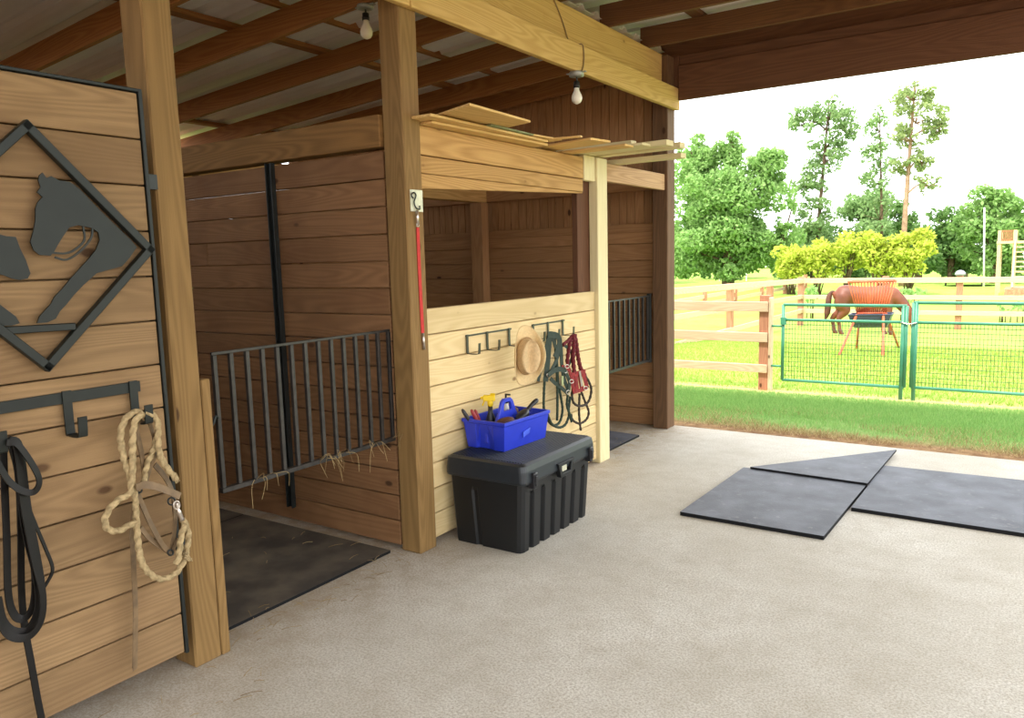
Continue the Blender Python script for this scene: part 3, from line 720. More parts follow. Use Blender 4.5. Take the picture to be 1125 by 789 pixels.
ol = [(-.19, .03), (-.19, .12), (-.10, .135), (-.075, .175), (-.05, .235), (-.03, .25), (.03, .25), (.05, .235), (.075, .175), (.10, .135), (.19, .12), (.19, .03)]
hl = [(-.035, .18), (-.03, .215), (-.018, .228), (.018, .228), (.03, .215), (.035, .18)]
m.prism(ol, lambda a, b, d: Vector((-.011+d, a, b)), .022, [hl]); local(m.build('handle', M_BLUE, cd, .004))
m = MB(); m.prism([(.06, .055), (.12, .07), (.13, .10), (.06, .085)], lambda a, b, d: Vector((w1-.004+d*1, a-.10, b-.005)), .003)
local(m.build('embossed_badge', plain('blue_badge_plastic', (64, 92, 220), .4), cd))
cdm = Matrix.Translation((.145, .475, CZ)) @ Matrix.Rotation(math.radians(-3), 4, 'Z')
def W(x, y, z): return cdm @ Vector((x, y, z))
# spray bottle
sb = thing('spray_bottle', 'black spray bottle with a yellow trigger head in the blue caddy', 'bottle', W(-.075, -.05, .006), .5)
m = MB(); m.lathe([(.028, 0), (.03, .005), (.03, .10), (.026, .13), (.014, .165), (.013, .2)], n=18); local(m.build('bottle_body', M_BLKPL, sb))
m = MB(); m.lathe([(.016, .198), (.017, .225), (.012, .235)], n=14); m.box(-.04, .028, -.012, .012, .228, .262); m.box(-.055, -.04, -.008, .008, .238, .254); m.beam((-.03, 0, .235), (-.045, 0, .20), .012, .008); m.box(.0, .03, -.01, .01, .262, .272); local(m.build('trigger_head', M_YELLOW, sb, .004))
wb = thing('small_bottle', 'small white capped bottle behind the caddy handle', 'bottle', W(-.06, .075, .006))
m = MB(); m.lathe([(.024, 0), (.026, .005), (.026, .15), (.02, .17), (.011, .185), (.011, .2)], n=16); local(m.build('bottle_body', M_WHITEPL, wb))
m = MB(); m.lathe([(.013, .198), (.013, .22), (.006, .228), (.006, .25)], n=12); m.box(-.004, .03, -.005, .005, .243, .252); local(m.build('cap', M_BLKPL, wb))
def handle_tool(name, label, cat, base, tip, r, mat, hmat, kind):
    t = thing(name, label, cat, base); a, b = Vector(base), Vector(tip); d = (b-a)
    m = MB(); m.tube([a+d*k for k in (0, .5, .62)], [r*.5, r*.5, r*.6], 8); m.build('shank', mat, t)
    m = MB(); m.tube([a+d*k for k in (.6, .66, .8, .94, 1)], [r*.8, r*1.1, r*1.2, r*1.1, r*.6], 10); m.build('grip', hmat, t)
handle_tool('hoof_pick', 'black handled hoof pick leaning out of the caddy on the left', 'hoof pick', W(-.05, -.15, .02), W(-.125, -.235, .215), .009, M_CHROME, M_BLKPL, 0)
handle_tool('hoof_pick', 'red handled hoof pick leaning beside the black one in the caddy', 'hoof pick', W(-.04, -.12, .02), W(-.09, -.2, .21), .009, M_CHROME, M_REDPL, 0)
handle_tool('hoof_knife', 'dark red short handled tool next to the spray bottle in the caddy', 'tool', W(-.06, -.10, .02), W(-.105, -.15, .2), .008, M_CHROME, M_REDPL, 0)
def brush(label, c, rz, tilt, L, Wd, mat, hmat, name='grooming_brush', hl=0):
    t = thing(name, label, 'brush', c, rz)
    R = Matrix.Rotation(tilt, 4, 'Y')
    m = MB(); rs = []
    for (k, z) in ((.92, 0), (1, .008), (1, .02), (.85, .03), (.5, .036)):
        rs.append([tuple(R @ Vector((L*k*math.cos(a), Wd*k*math.sin(a), z))) for a in np.linspace(0, 2*PI, 21)[:-1]])
    stack(m, rs, True)
    if hl: m.tube(spline([R @ Vector((L*.8, 0, .015)), R @ Vector((L+hl*.5, 0, .022)), R @ Vector((L+hl, 0, .018))], 5), [.012]*6+[.014]*4+[.009], 10)
    local(m.build('brush_back', hmat, t))
    m = MB()
    for k in range(70):
        a = random.uniform(0, 2*PI); q = math.sqrt(random.random())*.85; p = Vector((L*q*math.cos(a), Wd*q*math.sin(a), 0)); e = p*1.06+Vector((0, 0, -.022)); m.tube([R @ p, R @ e], .0025, 4)
    local(m.build('bristles', mat, t))
brush('round reddish brown grooming brush at the front of the caddy', W(.07, -.10, .128), .3, -.25, .05, .036, M_BLKPL, M_BROWNBR)
brush('black long handled brush sticking up at the right of the caddy', W(.068, .06, .135), 1.45, -.42, .055, .03, M_BLKPL, M_BLKPL, hl=.10)
brush('black oval brush lying deep in the front half of the caddy', W(.072, -.005, .10), 1.2, .1, .055, .034, M_BLKPL, M_BLKPL)
brush('dark brush in the back half of the caddy', W(-.072, .145, .12), 1.2, -.35, .05, .03, M_BLKPL, M_BROWNBR)

# ================================================================== HAT
hc = onx(.13, 577, 391)
ht = thing('straw_hat', 'tan straw cowboy hat hanging from the partition hooks', 'hat', hc)
def hat_pt(r, a):
    # r 0..1 crown, 1..2 brim ; the crown axis is local +X
    cy, cz = math.cos(a), math.sin(a)
    if r <= 1:
        k = r; ry, rz_ = .066*(.78+.22*k**3), .108*(.80+.20*k**3)
        if k < .75: q = k/.75; h = .088-.032*math.exp(-((q*cy)/.4)**2)*(1-.25*q); return Vector((h, ry*q*cy, rz_*q*cz))
        q = (k-.75)/.25; h = lerp(.084, .0, q**1.2); return Vector((h, ry*cy, rz_*cz))
    q = r-1; ry, rz_ = lerp(.066, .098, q), lerp(.108, .178, q)
    return Vector((.075*q**1.6*abs(cy)**2-.014*q*abs(cz), ry*cy, rz_*cz))
na = 40; tilt = Matrix.Rotation(-.55, 4, 'Z') @ Matrix.Rotation(-.05, 4, 'X')
for nm, rs, mt in (('crown', [.001, .15, .3, .45, .6, .7, .75, .80, .88, .95, 1], plain('tan_straw', (212, 182, 136), .8, 0, .08, 80, .2, bump=.15)), ('brim', [.985, 1, 1.1, 1.25, 1.45, 1.65, 1.85, 2], M_STRAWHAT)):
    m = MB(); vs = [hc+tilt @ hat_pt(r, 2*PI*k/na) for r in rs for k in range(na)]
    m.add(vs, [(i*na+k, i*na+(k+1) % na, (i+1)*na+(k+1) % na, (i+1)*na+k) for i in range(len(rs)-1) for k in range(na)]+([tuple(range(na))] if nm == 'crown' else []), None, .5, True)
    o = m.build(nm, mt, ht); s = o.modifiers.new('thick', 'SOLIDIFY'); s.thickness = .004
m = MB(); m.tube([hc+tilt @ (hat_pt(.97, t)+Vector((.004, 0, 0))) for t in np.linspace(0, 2*PI, 41)[:-1]], .0045, 6, closed=True); m.build('hat_band', plain('tan_hat_band', (172, 134, 84), .7), ht)

# ================================================================== HALTERS ON THE PARTITION
def zg(x, y, px=.05): return onx(px, 590+x/6.07, 350+y/6.07)
gh = thing('green_halter', 'green halter with a dark green lead hanging left of the red one', 'halter', zg(110, 300))
m = MB()
for pts, w, px in (([(75, 115), (62, 180), (40, 260), (8, 420)], .016, .06), ([(100, 112), (120, 180), (142, 235), (110, 320), (78, 372)], .018, .065), ([(70, 110), (100, 108), (140, 122), (150, 170), (120, 260)], .03, .07), ([(85, 112), (78, 200), (70, 300), (56, 420)], .03, .058), ([(150, 140), (160, 200), (165, 300), (180, 400), (212, 485)], .02, .055), ([(75, 378), (110, 350), (150, 338), (188, 348)], .024, .075), ([(90, 400), (120, 430), (160, 460), (205, 500)], .018, .06), ([(180, 175), (222, 215), (232, 260), (205, 320), (186, 350)], .015, .05), ([(186, 350), (215, 420), (210, 490)], .018, .065)):
    m.ribbon(spline([zg(a, b, px) for a, b in pts], 6), w*1.35, .004, (1, -.3, 0))
m.build('halter_straps', M_GREENWEB, gh)
m = MB()
for pts, px in (([(72, 118), (66, 250), (52, 400), (46, 500), (46, 600), (66, 665), (105, 712), (150, 692), (170, 610), (158, 520), (140, 420), (130, 250), (105, 120)], .045), ([(118, 120), (125, 250), (134, 420), (136, 560), (134, 680)], .05), ([(222, 520), (212, 600), (212, 650), (190, 705), (150, 727), (100, 705), (70, 640)], .062), ([(205, 510), (200, 580), (222, 650), (230, 690)], .07)):
    m.tube(spline([zg(a, b, px) for a, b in pts], 8), .0085, 8, None, 2, .03, .12)
m.build('lead', M_GREENROPE, gh)
for (a, b) in ((78, 376), (188, 350), (208, 492)):
    m = MB(); m.tube([zg(a+13*math.cos(t), b+13*math.sin(t), .07) for t in np.linspace(0, 2*PI, 13)[:-1]], .003, 6, closed=True); m.build('ring', M_CHROME, gh)
m = MB(); m.box(.0, .012, -.012, .012, -.03, .03, M=Matrix.Translation(zg(160, 415, .07))); m.build('buckle', M_CHROME, gh)
rh = thing('red_halter', 'red halter with a maroon braided rope on the rightmost hook', 'halter', zg(270, 300))
m = MB()
for pts, px, r in (([(245, 108), (222, 150), (208, 230), (203, 300), (216, 352)], .055, .013), ([(240, 108), (245, 180), (240, 260), (245, 330), (250, 380)], .065, .014), ([(250, 108), (262, 170), (272, 250), (290, 330), (318, 380)], .06, .014),
                   ([(238, 112), (205, 150), (180, 170), (172, 180)], .055, .011)):
    m.tube(spline([zg(a, b, px) for a, b in pts], 8), r, 8, None, 2, .035, .2)
m.build('braided_rope', M_MAROON, rh)
m = MB()
for pts, px, r in (([(290, 330), (318, 380), (345, 420), (362, 480), (342, 556), (292, 584), (244, 562), (234, 490), (256, 420), (266, 360)], .06, .0085), ([(292, 480), (318, 550), (344, 620), (330, 672), (285, 700), (240, 680), (226, 640)], .05, .008), ([(284, 500), (280, 620), (286, 700), (292, 746)], .056, .008)):
    m.tube(spline([zg(a, b, px) for a, b in pts], 8), r, 8, None, 2, .035, .2)
m.build('rope_tail', plain('brownish_green_rope', (64, 52, 40), .85, 0, .3, 120), rh)
m = MB()
for pts, w in (([(240, 360), (236, 420), (250, 495)], .03), ([(262, 360), (262, 420), (270, 485)], .03), ([(300, 345), (318, 400), (335, 462)], .03), ([(245, 372), (280, 362), (322, 352)], .028), ([(242, 492), (290, 478), (338, 462)], .024), ([(165, 320), (195, 325), (215, 350), (232, 400)], .02), ([(285, 360), (290, 420), (300, 475)], .03)):
    m.ribbon(spline([zg(a, b, .075) for a, b in pts], 5), w, .005, (1, -.3, 0))
m.build('halter_straps', M_DKRED, rh)
m = MB(); m.ribbon([zg(284, 352, .084), zg(292, 400, .084), zg(300, 452, .084)], .016, .004, (1, -.3, 0)); m.build('buckle', M_CHROME, rh)
for (a, b) in ((325, 465), (230, 420), (200, 320)):
    m = MB(); m.tube([zg(a+14*math.cos(t), b+12*math.sin(t), .082) for t in np.linspace(0, 2*PI, 13)[:-1]], .003, 6, closed=True); m.build('ring', M_CHROME, rh)

# ================================================================== LOOSE BOARDS ON THE STALL HEADER
def loose(label, pts, z, th, mat=W_STACK, group='loose boards on the stall header', tiltz=None):
    m = MB(); n = len(pts); tz = tiltz or [0]*n
    vs = [(p[0], p[1], z+t) for p, t in zip(pts, tz)]+[(p[0], p[1], z+t+th) for p, t in zip(pts, tz)]
    d0 = Vector(vs[1])-Vector(vs[0]); d1 = Vector(vs[n-1])-Vector(vs[0]); ld = d0 if d0.length > d1.length else d1; ld.normalize(); sd = Vector((-ld.y, ld.x, 0))
    fs = [tuple(range(n))[::-1], tuple(range(n, 2*n))]+[(i, (i+1) % n, n+(i+1) % n, n+i) for i in range(n)]
    o_ = random.uniform(0, 30)
    m.add(vs, fs, [[(Vector(vs[k]).dot(ld)+o_, Vector(vs[k]).dot(sd)+vs[k][2]) for k in f] for f in fs])
    return one('loose_board', m, mat, label, 'board', group, .002)
TZ = 2.174
def seg(ax, ay, bx, by, w):                          # board outline from a to b, w wide on its left
    d = Vector((bx-ax, by-ay, 0)).normalized(); s_ = Vector((-d.y, d.x, 0))*w
    return [(ax, ay), (bx, by), (bx+s_.x, by+s_.y), (ax+s_.x, ay+s_.y)]
loose('long light board on the stall header, lowest of the stack by the post', seg(.05, .03, .075, 1.10, .25), TZ, .013)
loose('long narrow board on the stall header, second layer by the post', seg(.118, -.06, .10, 1.06, .16), TZ+.014, .013)
loose('greenish grey flat strip on the stall header near the post', seg(.135, .42, .125, .86, .2), TZ+.028, .008, plain('green_grey_board', (134, 142, 100), .8))
loose('wide plywood sheet on top of the stacked boards jutting into the aisle', [(-.12, .14), (.335, -.04), (.305, .54), (-.12, .66)], TZ+.038, .012)
loose('short board behind the plywood sheet on the stall header', seg(.10, .80, .14, 1.16, .1), TZ+.031, .010)
loose('thin strip sticking out right of the stacked boards', seg(-.15, 1.02, .30, 1.10, .035), TZ+.028, .010)
loose('short board slanting over the stall header, left of the pair', seg(-.20, 1.26, .33, 1.17, .2), TZ+.016, .014)
loose('short board slanting over the stall header, right of the pair', seg(-.20, 1.46, .42, 1.45, .12), TZ+.003, .012)
loose('long board end jutting into the aisle left of the pale post', seg(-.30, 1.62, .47, 1.60, .12), TZ+.018, .016, W_PALEPOST)
loose('pale rail jutting into the aisle over the pale post', seg(-.35, 1.78, .58, 1.72, .10), TZ+.020, .034, W_PALEPOST)
loose('second pale rail jutting into the aisle behind the pale post', seg(-.40, 1.95, .60, 1.90, .085), TZ+.020, .036, W_PALEPOST)
loose('lowest pale rail jutting out right of the pale post', seg(-.35, 2.24, .49, 2.20, .085), TZ-.006, .034, W_PALEPOST)
loose('round ended short board on the rails above the pale post', seg(-.30, 1.84, .30, 1.80, .07), TZ+.057, .03, W_PALEPOST)

# ================================================================== BULBS
def bulb(label, top, box_h, drop, cord=None):
    t = thing('hanging_bulb', label, 'light bulb', top, 0, 'bare bulbs under the roof')
    x, y, z = top
    m = MB(); m.lathe([(.045, 0), (.048, -.006), (.048, -box_h), (.03, -box_h-.004)], (x, y, z), 16); m.box(x-.07, x+.07, y-.012, y+.012, z-.008, z-.002); m.build('junction_box', M_BOX, t)
    z1 = z-box_h-drop
    m = MB(); m.tube([(x, y, z-box_h), (x+.003, y, z1)], .005, 8); m.build('cord', M_SOCKET, t)
    m = MB(); m.lathe([(.012, .0), (.019, -.004), (.019, -.02), (.021, -.022), (.021, -.042)], (x, y, z1), 16); m.build('socket', M_SOCKET, t)
    m = MB(); m.lathe([(.0165, -.04), (.017, -.055), (.024, -.072), (.033, -.09), (.036, -.105), (.033, -.123), (.024, -.137), (.008, -.144), (.001, -.145)], (x, y, z1), 20); m.build('bulb_glass', M_BULB, t)
    return t
bulb('bare white bulb hanging from a rafter left of the middle post', (-.69, .38, rz(-.69)-.001), .02, .022)
b2 = bulb('bare white bulb hanging under the golden front beam', (.022, 1.567, 2.6945), .028, .03)
m = MB(); m.tube(spline([(-.044, 1.40, 3.125), (-.043, 1.50, 3.02), (-.041, 1.575, 2.91), (-.035, 1.59, 2.876), (.0, 1.60, 2.874), (.04, 1.61, 2.874), (.048, 1.62, 2.85), (.048, 1.625, 2.78), (.048, 1.60, 2.71), (.03, 1.575, 2.688)], 7), .0045, 6); m.build('supply_cable', M_CORD, b2)

# ================================================================== OUTSIDE
def wire_gate(label, x0, x1, y, z0, z1, zm, posts):
    t = thing('pasture_gate', label, 'gate', (x0, y, gz(y)), 0, 'green wire gates')
    for (nm, a, b, r) in (('top_tube', (x0, z1), (x1, z1), .017), ('middle_tube', (x0, zm), (x1, zm), .015), ('bottom_tube', (x0, z0), (x1, z0), .016), ('end_tube', (x0, z0), (x0, z1), .018), ('end_tube', (x1, z0), (x1, z1), .018)):
        m = MB(); m.tube([(a[0], y, a[1]), (b[0], y, b[1])], r, 10); m.build(nm, M_GATE, t)
    m = MB(); nx_ = int((x1-x0)/.033); nz = 13
    for i in range(1, nx_): xx = x0+(x1-x0)*i/nx_; m.tube([(xx, y+.012, z0), (xx, y+.012, zm)], .0031, 4)
    for k in range(1, nz): zz = z0+(zm-z0)*k/nz; m.tube([(x0, y+.012, zz), (x1, y+.012, zz)], .0031, 4)
    m.build('wire_mesh', M_WIRE, t)
    for xx in posts:
        m = MB(); m.tube([(xx, y, gz(y)-.05), (xx, y, z1+.005)], .02, 10); m.build('leg', M_GATE, t)
    return t
GY = 5.95
wg = wire_gate('green wire mesh gate next to the wooden fence post', .245, 1.50, GY, .045, .905, .735, [1.47])
for zz in (.66, .2):
    m = MB(); m.tube([(.255, GY, zz), (.118, GY, zz)], .012, 8); m.build('hinge', M_GATE, wg)
m = MB(); m.box(.222, .278, GY-.03, GY+.02, .68, .76); m.build('hinge_plate', M_GATE, wg)
wg = wire_gate('green wire mesh gate running off to the right', 1.565, 3.3, GY, .05, .94, .735, [1.59])
m = MB(); m.tube(spline([(1.45, GY-.02, .735), (1.53, GY-.03, .72), (1.6, GY-.02, .735)], 4), .006, 6); m.build('latch_chain', M_CHROME, wg)
# near fence
nf = thing('plank_fence', 'near three rail wooden fence left of the green gates', 'fence', (0, GY, gz(GY)))
for pxx in (0.035, -2.3, -4.6):
    m = MB(); m.box(pxx-.055, pxx+.055, GY-.03, GY+.08, gz(GY)-.1, 1.01 if pxx > 0 else .96, 2); m.build('post', W_FPOST, nf, .005)
m = MB(); m.box(.091, .118, GY-.04, GY+.08, gz(GY)-.1, .985, 2); m.build('post_board', W_FENCE, nf, .004)  # lighter right face of the post, built as a paler slab
for (a, b) in ((.825, .94), (.475, .585), (.12, .215)):
    m = MB(); m.box(-4.7, .085, GY-.065, GY-.031, a, b, 0); m.build('rail', W_FENCE, nf, .004)
# far fence of the pasture
FY = 21.
f2 = thing('plank_fence', 'long three rail wooden fence crossing the pasture behind the horse', 'fence', (0, FY, gz(FY)))
def zpx(py, px, y): return ony(y, px, py).z
pA = ony(FY, 1055, 302); zt = pA.z
rails = [(zpx(310.5, 1055, FY), zpx(304.5, 1055, FY)), (zpx(329.5, 1055, FY), zpx(324.5, 1055, FY)), (zpx(346.5, 1055, FY), zpx(341.5, 1055, FY))]
cx_ = ony(FY, 880, 309).x; fx = [cx_+d for d in (0, 2.3)]+[pA.x+d for d in (0, 2.6)]
FL = 12.6; Lp_ = [(ony(FL, 735, a).z, ony(FL, 735, b).z) for a, b in ((323.5, 317), (353, 345.5), (384, 376))]; lx = ony(FL, 735, 318).x
def fpost(x, y, zt_, cap=False):
    m = MB(); m.box(x-.08, x+.08, y-.06, y+.1, gz(y)-.3, zt_-.02, 2); p_ = m.build('post', W_FPOST, f2, .008)
    if cap: m = MB(); m.lathe([(.09, -.02), (.13, .0), (.125, .05), (.09, .10), (.03, .125), (.001, .13)], (x, y, zt_), 16); m.build('post_cap', plain('grey_cap', (150, 148, 156), .6), p_)
for i, xx in enumerate(fx): fpost(xx, FY, zt, i == 2)
for k in (.3, .62, 1.):
    fpost(lerp(cx_, lx, k), lerp(FY, FL, k), lerp(zt, Lp_[0][1], k))
for (a, b), (c, d) in zip(rails, Lp_):
    m = MB(); m.box(cx_-.05, fx[-1]+.2, FY-.11, FY-.061, a, b, 0); m.build('rail', W_FENCE, f2, .005)
    m = MB(); m.beam((cx_+.06, FY-.10, (a+b)/2), (lx+.06, FL-.10, (c+d)/2), .045, b-a); m.build('rail', W_FENCE, f2, .005)
# second line further back, on the left
f3 = thing('plank_fence', 'distant fence line receding behind the far pasture on the left', 'fence', (-10, 30, -.8))
e0, e1 = ony(27, 735, 333), ony(44, 885, 306)
for k in range(6):
    p = e0.lerp(e1, k/5); m = MB(); g_ = gz(p.y); m.box(p.x-.09, p.x+.09, p.y-.09, p.y+.09, g_-.2, p.z+.25, 2); m.build('post', W_FPOST, f3, .008)
for dz in (0, -.35):
    m = MB(); m.beam(e0+Vector((0, -.12, dz)), e1+Vector((0, -.12, dz)), .05, .16); m.build('rail', W_FENCE, f3)

# hay feeder
fp = at_ground(953, 389); fz = fp.z
fd = thing('hay_feeder', 'orange legged hay feeder with a dark trough behind the green gate', 'hay feeder', fp)
L1, L2 = at_ground(921, 391), at_ground(970, 392); 
ex = (L2-L1); ex.z = 0; wl = ex.length; ex.normalize(); ey = Vector((-ex.y, ex.x, 0)); bk = ((at_ground(941, 384)-L1)+(at_ground(988, 382)-L2))/2; bk.z = 0; oc = L1+ex*(wl/2)+bk/2; bl = bk.length; ey = bk.normalized()
def FW(a, b, z): return Vector((oc.x, oc.y, 0))+ex*a+ey*b+Vector((0, 0, fz+z))
S_ = (oc-CAM).length/846.54
HT = lambda py: (ony(oc.y, 950, py).z-fz)
h_top, h_tr, h_tb = HT(309), HT(345), HT(358)
wt = 20*S_; wr = 21*S_
for sx, sy, q in ((-1, -1, (921, 391)), (1, -1, (970, 392)), (1, 1, (988, 382)), (-1, 1, (941, 384))):
    m = MB(); m.tube([at_ground(*q)-Vector((0, 0, .03)), FW(sx*wt*.62, sy*.2, h_tr)], .024, 8); m.build('leg', M_FEED, fd)
m = MB(); nn = 12; vs = []; fs = []
for i in range(nn+1):
    a = PI*i/nn
    for xx in (-wt, wt): vs.append(FW(xx*(1-.25*math.sin(a)), .24*math.cos(a), h_tr-(h_tr-h_tb)*1.15*math.sin(a)))
fs = [(2*i, 2*i+1, 2*i+3, 2*i+2) for i in range(nn)]+[tuple(2*i for i in range(nn+1)), tuple(2*i+1 for i in range(nn+1))[::-1]]
m.add(vs, fs, None, .5, False); o = m.build('trough', M_TUB, fd); s = o.modifiers.new('t', 'SOLIDIFY'); s.thickness = .012
m = MB(); m.tube([FW(a, b, h_tr) for a, b in ((-wt, -.25), (wt, -.25), (wt, .25), (-wt, .25))], .014, 8, closed=True); m.build('trough_rim', M_TUB, fd)
m = MB()
for sy in (-1, 1):
    m.tube([FW(-wr, sy*.2, h_top), FW(wr, sy*.2, h_top)], .018, 8); m.tube([FW(-wr*.62, sy*.05, h_tr+.02), FW(wr*.62, sy*.05, h_tr+.02)], .016, 8)
    for i in range(15):
        k = -1+2*i/14; m.tube([FW(wr*k, sy*.2, h_top), FW(wr*.62*k, sy*.05, h_tr+.02)], .0105, 6)
for sx in (-1, 1): m.tube([FW(sx*wr, -.2, h_top), FW(sx*wr, .2, h_top)], .018, 8); m.tube([FW(sx*wr*.62, -.0, h_tr), FW(sx*wr*.62, 0, h_tr-.1)], .016, 8)
m.build('hay_rack', M_FEED, fd)

# horse ------------------------------------------------------------------
hp = at_ground(926, 367)
hs = thing('horse', 'chestnut horse grazing behind the orange hay feeder', 'horse', (0, 0, 0))
def blend_body(name, chains, mat, parent, voxel=.022, smooth=10, ysc=.9):
    # chains of (x, y, z, radius) swept as tubes, fused into one continuous skin
    mb = MB()
    for ch in chains:
        P = spline([Vector(c[:3]) for c in ch], 5); R_ = [c.x for c in spline([Vector((c[3], 0, 0)) for c in ch], 5)]
        mb.tube([p for p in P], [max(.01, r) for r in R_], 16)
        for e in (0, -1):
            r = max(.01, R_[e]); mb.lathe([(r*math.sin(a), -r*math.cos(a)) for a in np.linspace(.02, PI-.02, 9)], P[e], 16)
    o = mb.build(name, mat)
    for v in o.data.vertices: v.co.y *= ysc
    rm = o.modifiers.new('fuse', 'REMESH'); rm.mode = 'VOXEL'; rm.voxel_size = voxel; rm.use_smooth_shade = True
    sm = o.modifiers.new('soft', 'SMOOTH'); sm.factor = .5; sm.iterations = smooth
    dg = bpy.context.evaluated_depsgraph_get(); dg.update()
    nm = bpy.data.meshes.new_from_object(o.evaluated_get(dg)); o.modifiers.clear(); o.data = nm
    for p in nm.polygons: p.use_smooth = True
    o.parent = parent; return o
HC = [[(-.87, 0, 1.08, .06), (-.80, 0, 1.06, .17), (-.62, 0, 1.05, .25), (-.35, 0, 1.01, .26), (0, 0, .97, .285), (.3, 0, 1.0, .27), (.52, 0, 1.03, .2)],
      [(.40, 0, 1.02, .23), (.62, 0, .92, .185), (.80, 0, .72, .15), (.93, 0, .54, .12)],
      [(.92, 0, .57, .11), (.99, 0, .41, .105), (1.03, 0, .25, .082), (1.05, 0, .13, .066), (1.05, 0, .065, .058)]]
for sy, d in ((-1, .0), (1, -.15)):
    HC.append([(-.64, sy*.10, .98, .20), (-.65+d*.3, sy*.13, .80, .175), (-.58+d*.6, sy*.14, .63, .125), (-.73+d, sy*.14, .43, .072), (-.71+d, sy*.14, .24, .052), (-.70+d, sy*.14, .12, .058), (-.66+d, sy*.14, .05, .062), (-.645+d, sy*.14, .025, .062)])
for sy, d in ((-1, .06), (1, -.08)):
    HC.append([(.38, sy*.10, .90, .16), (.42+d*.2, sy*.13, .70, .105), (.42+d*.6, sy*.13, .42, .066), (.42+d, sy*.13, .22, .05), (.42+d, sy*.13, .11, .056), (.46+d, sy*.13, .045, .06), (.475+d, sy*.13, .025, .06)])
blend_body('body', HC, M_HORSE, hs)
def hp_part(nm, pts, rs_, n=10):
    m = MB(); m.tube(spline(pts, 5), sum(([a+(b-a)*k/5 for k in range(5)] for a, b in zip(rs_, rs_[1:])), [])+[rs_[-1]], n); o = m.build(nm, M_MANE, hs); local(o); return o
hp_part('tail', [(-.85, 0, 1.12), (-.93, 0, 1.10), (-.98, 0, .98), (-1.0, 0, .78), (-1.02, .01, .55), (-1.07, .02, .36)], [.035, .045, .07, .085, .075, .02])
m = MB(); mp = [(.50, 0, 1.21), (.64, 0, 1.13), (.74, 0, 1.03), (.89, 0, .81), (1.0, 0, .62)]
for sy in (-1, 1): m.ribbon([(p[0]-.03, p[1]+sy*.05, p[2]-.04) for p in spline(mp, 5)], .12, .03, (0, 1, 0))
local(m.build('mane', M_MANE, hs))
for sy in (-1, 1):
    m = MB(); m.tube(spline([(.99, sy*.055, .62), (1.03, sy*.075, .67), (1.06, sy*.07, .73)], 3), [.03, .034, .034, .03, .02, .012, .003], 8)
    local(m.build('ear', M_HORSE, hs))
    m = MB(); m.lathe([(.001, -.016), (.012, -.01), (.016, 0), (.012, .01), (.001, .016)], (1.03, sy*.083, .42), 10)
    local(m.build('eye', M_BLKPL, hs))
sc = 1.0; vd = Vector((hp.x-CAM.x, hp.y-CAM.y, 0)).normalized(); rd = Vector((vd.y, -vd.x, 0))
# the horse stands side-on, head to the right, so that it is as long as it measures
hd_ = rd
ang = math.atan2(hd_.y, hd_.x)
pos = hp+hd_*.62
hs.matrix_basis = Matrix.Translation((pos.x, pos.y, gz(pos.y)-.01)) @ Matrix.Rotation(ang, 4, 'Z') @ Matrix.Scale(sc, 4)

# ------------------------------------------------------------------ plants
def leaf_mesh(name, pts, size, mat, parent, flat=.0, tone=None, droop=0):
    n = len(pts); pts = np.asarray(pts)
    a = rng.normal(size=(n, 3)); a[:, 2] *= (1-flat); a /= np.linalg.norm(a, axis=1)[:, None]
    b = np.cross(a, rng.normal(size=(n, 3))); b /= np.linalg.norm(b, axis=1)[:, None]
    s = (size*rng.uniform(.6, 1.3, n))[:, None]
    v = np.stack([pts-a*s, pts+b*s*.55, pts+a*s, pts-b*s*.55], 1).reshape(-1, 3)
    me = bpy.data.meshes.new(name); me.vertices.add(4*n); me.vertices.foreach_set('co', v.ravel())
    me.loops.add(4*n); me.loops.foreach_set('vertex_index', np.arange(4*n)); me.polygons.add(n); me.polygons.foreach_set('loop_start', np.arange(n)*4); me.polygons.foreach_set('loop_total', np.full(n, 4))
    me.update(); at = me.attributes.new('tone', 'FLOAT', 'FACE'); at.data.foreach_set('value', (rng.random(n) if tone is None else tone).astype(np.float32))
    me.materials.append(mat); o = bpy.data.objects.new(name, me); C.objects.link(o)
    if parent: o.parent = parent; o.matrix_parent_inverse = parent.matrix_basis.inverted()
    return o
def clump_points(clumps, per, shell=.5):
    out = []
    for (c, r) in clumps:
        n = int(per*r[0]*r[2]); d = rng.normal(size=(n, 3)); d /= np.linalg.norm(d, axis=1)[:, None]
        k = rng.uniform(shell, 1, n)**.6; out.append(np.array(c)+d*k[:, None]*np.array(r))
    return np.concatenate(out)
def sub_clumps(c, R, n, r):
    out = []
    for _ in range(n):
        d = rng.normal(size=3); d /= np.linalg.norm(d); k = rng.uniform(.35, .95)
        q = r*rng.uniform(.7, 1.3); out.append((np.array(c)+d*k*np.array(R), (q, q, q*.8)))
    return out
M_BARK = plain('bark', (112, 92, 74), .9, 0, .25, 6, .1)
M_PINEBARK = plain('pine_bark', (168, 136, 112), .9, 0, .2, 4, .1)
def leafmat(n, a, b): return toned(n, a, b, .7, .45)  # tree leaf colours are lightened to paint in the outdoor haze
L_BIG = leafmat('broad_leaves', (118, 156, 84), (160, 190, 118)); L_MID = leafmat('tall_tree_leaves', (112, 142, 88), (152, 176, 118)); L_PINE = leafmat('pine_needles', (130, 150, 96), (168, 180, 122))
L_YEL = leafmat('yellow_green_leaves', (164, 182, 62), (204, 208, 96)); L_DK = leafmat('dark_tree_leaves', (92, 128, 70), (130, 160, 96)); L_BACK = leafmat('back_tree_leaves', (120, 152, 94), (152, 178, 118))
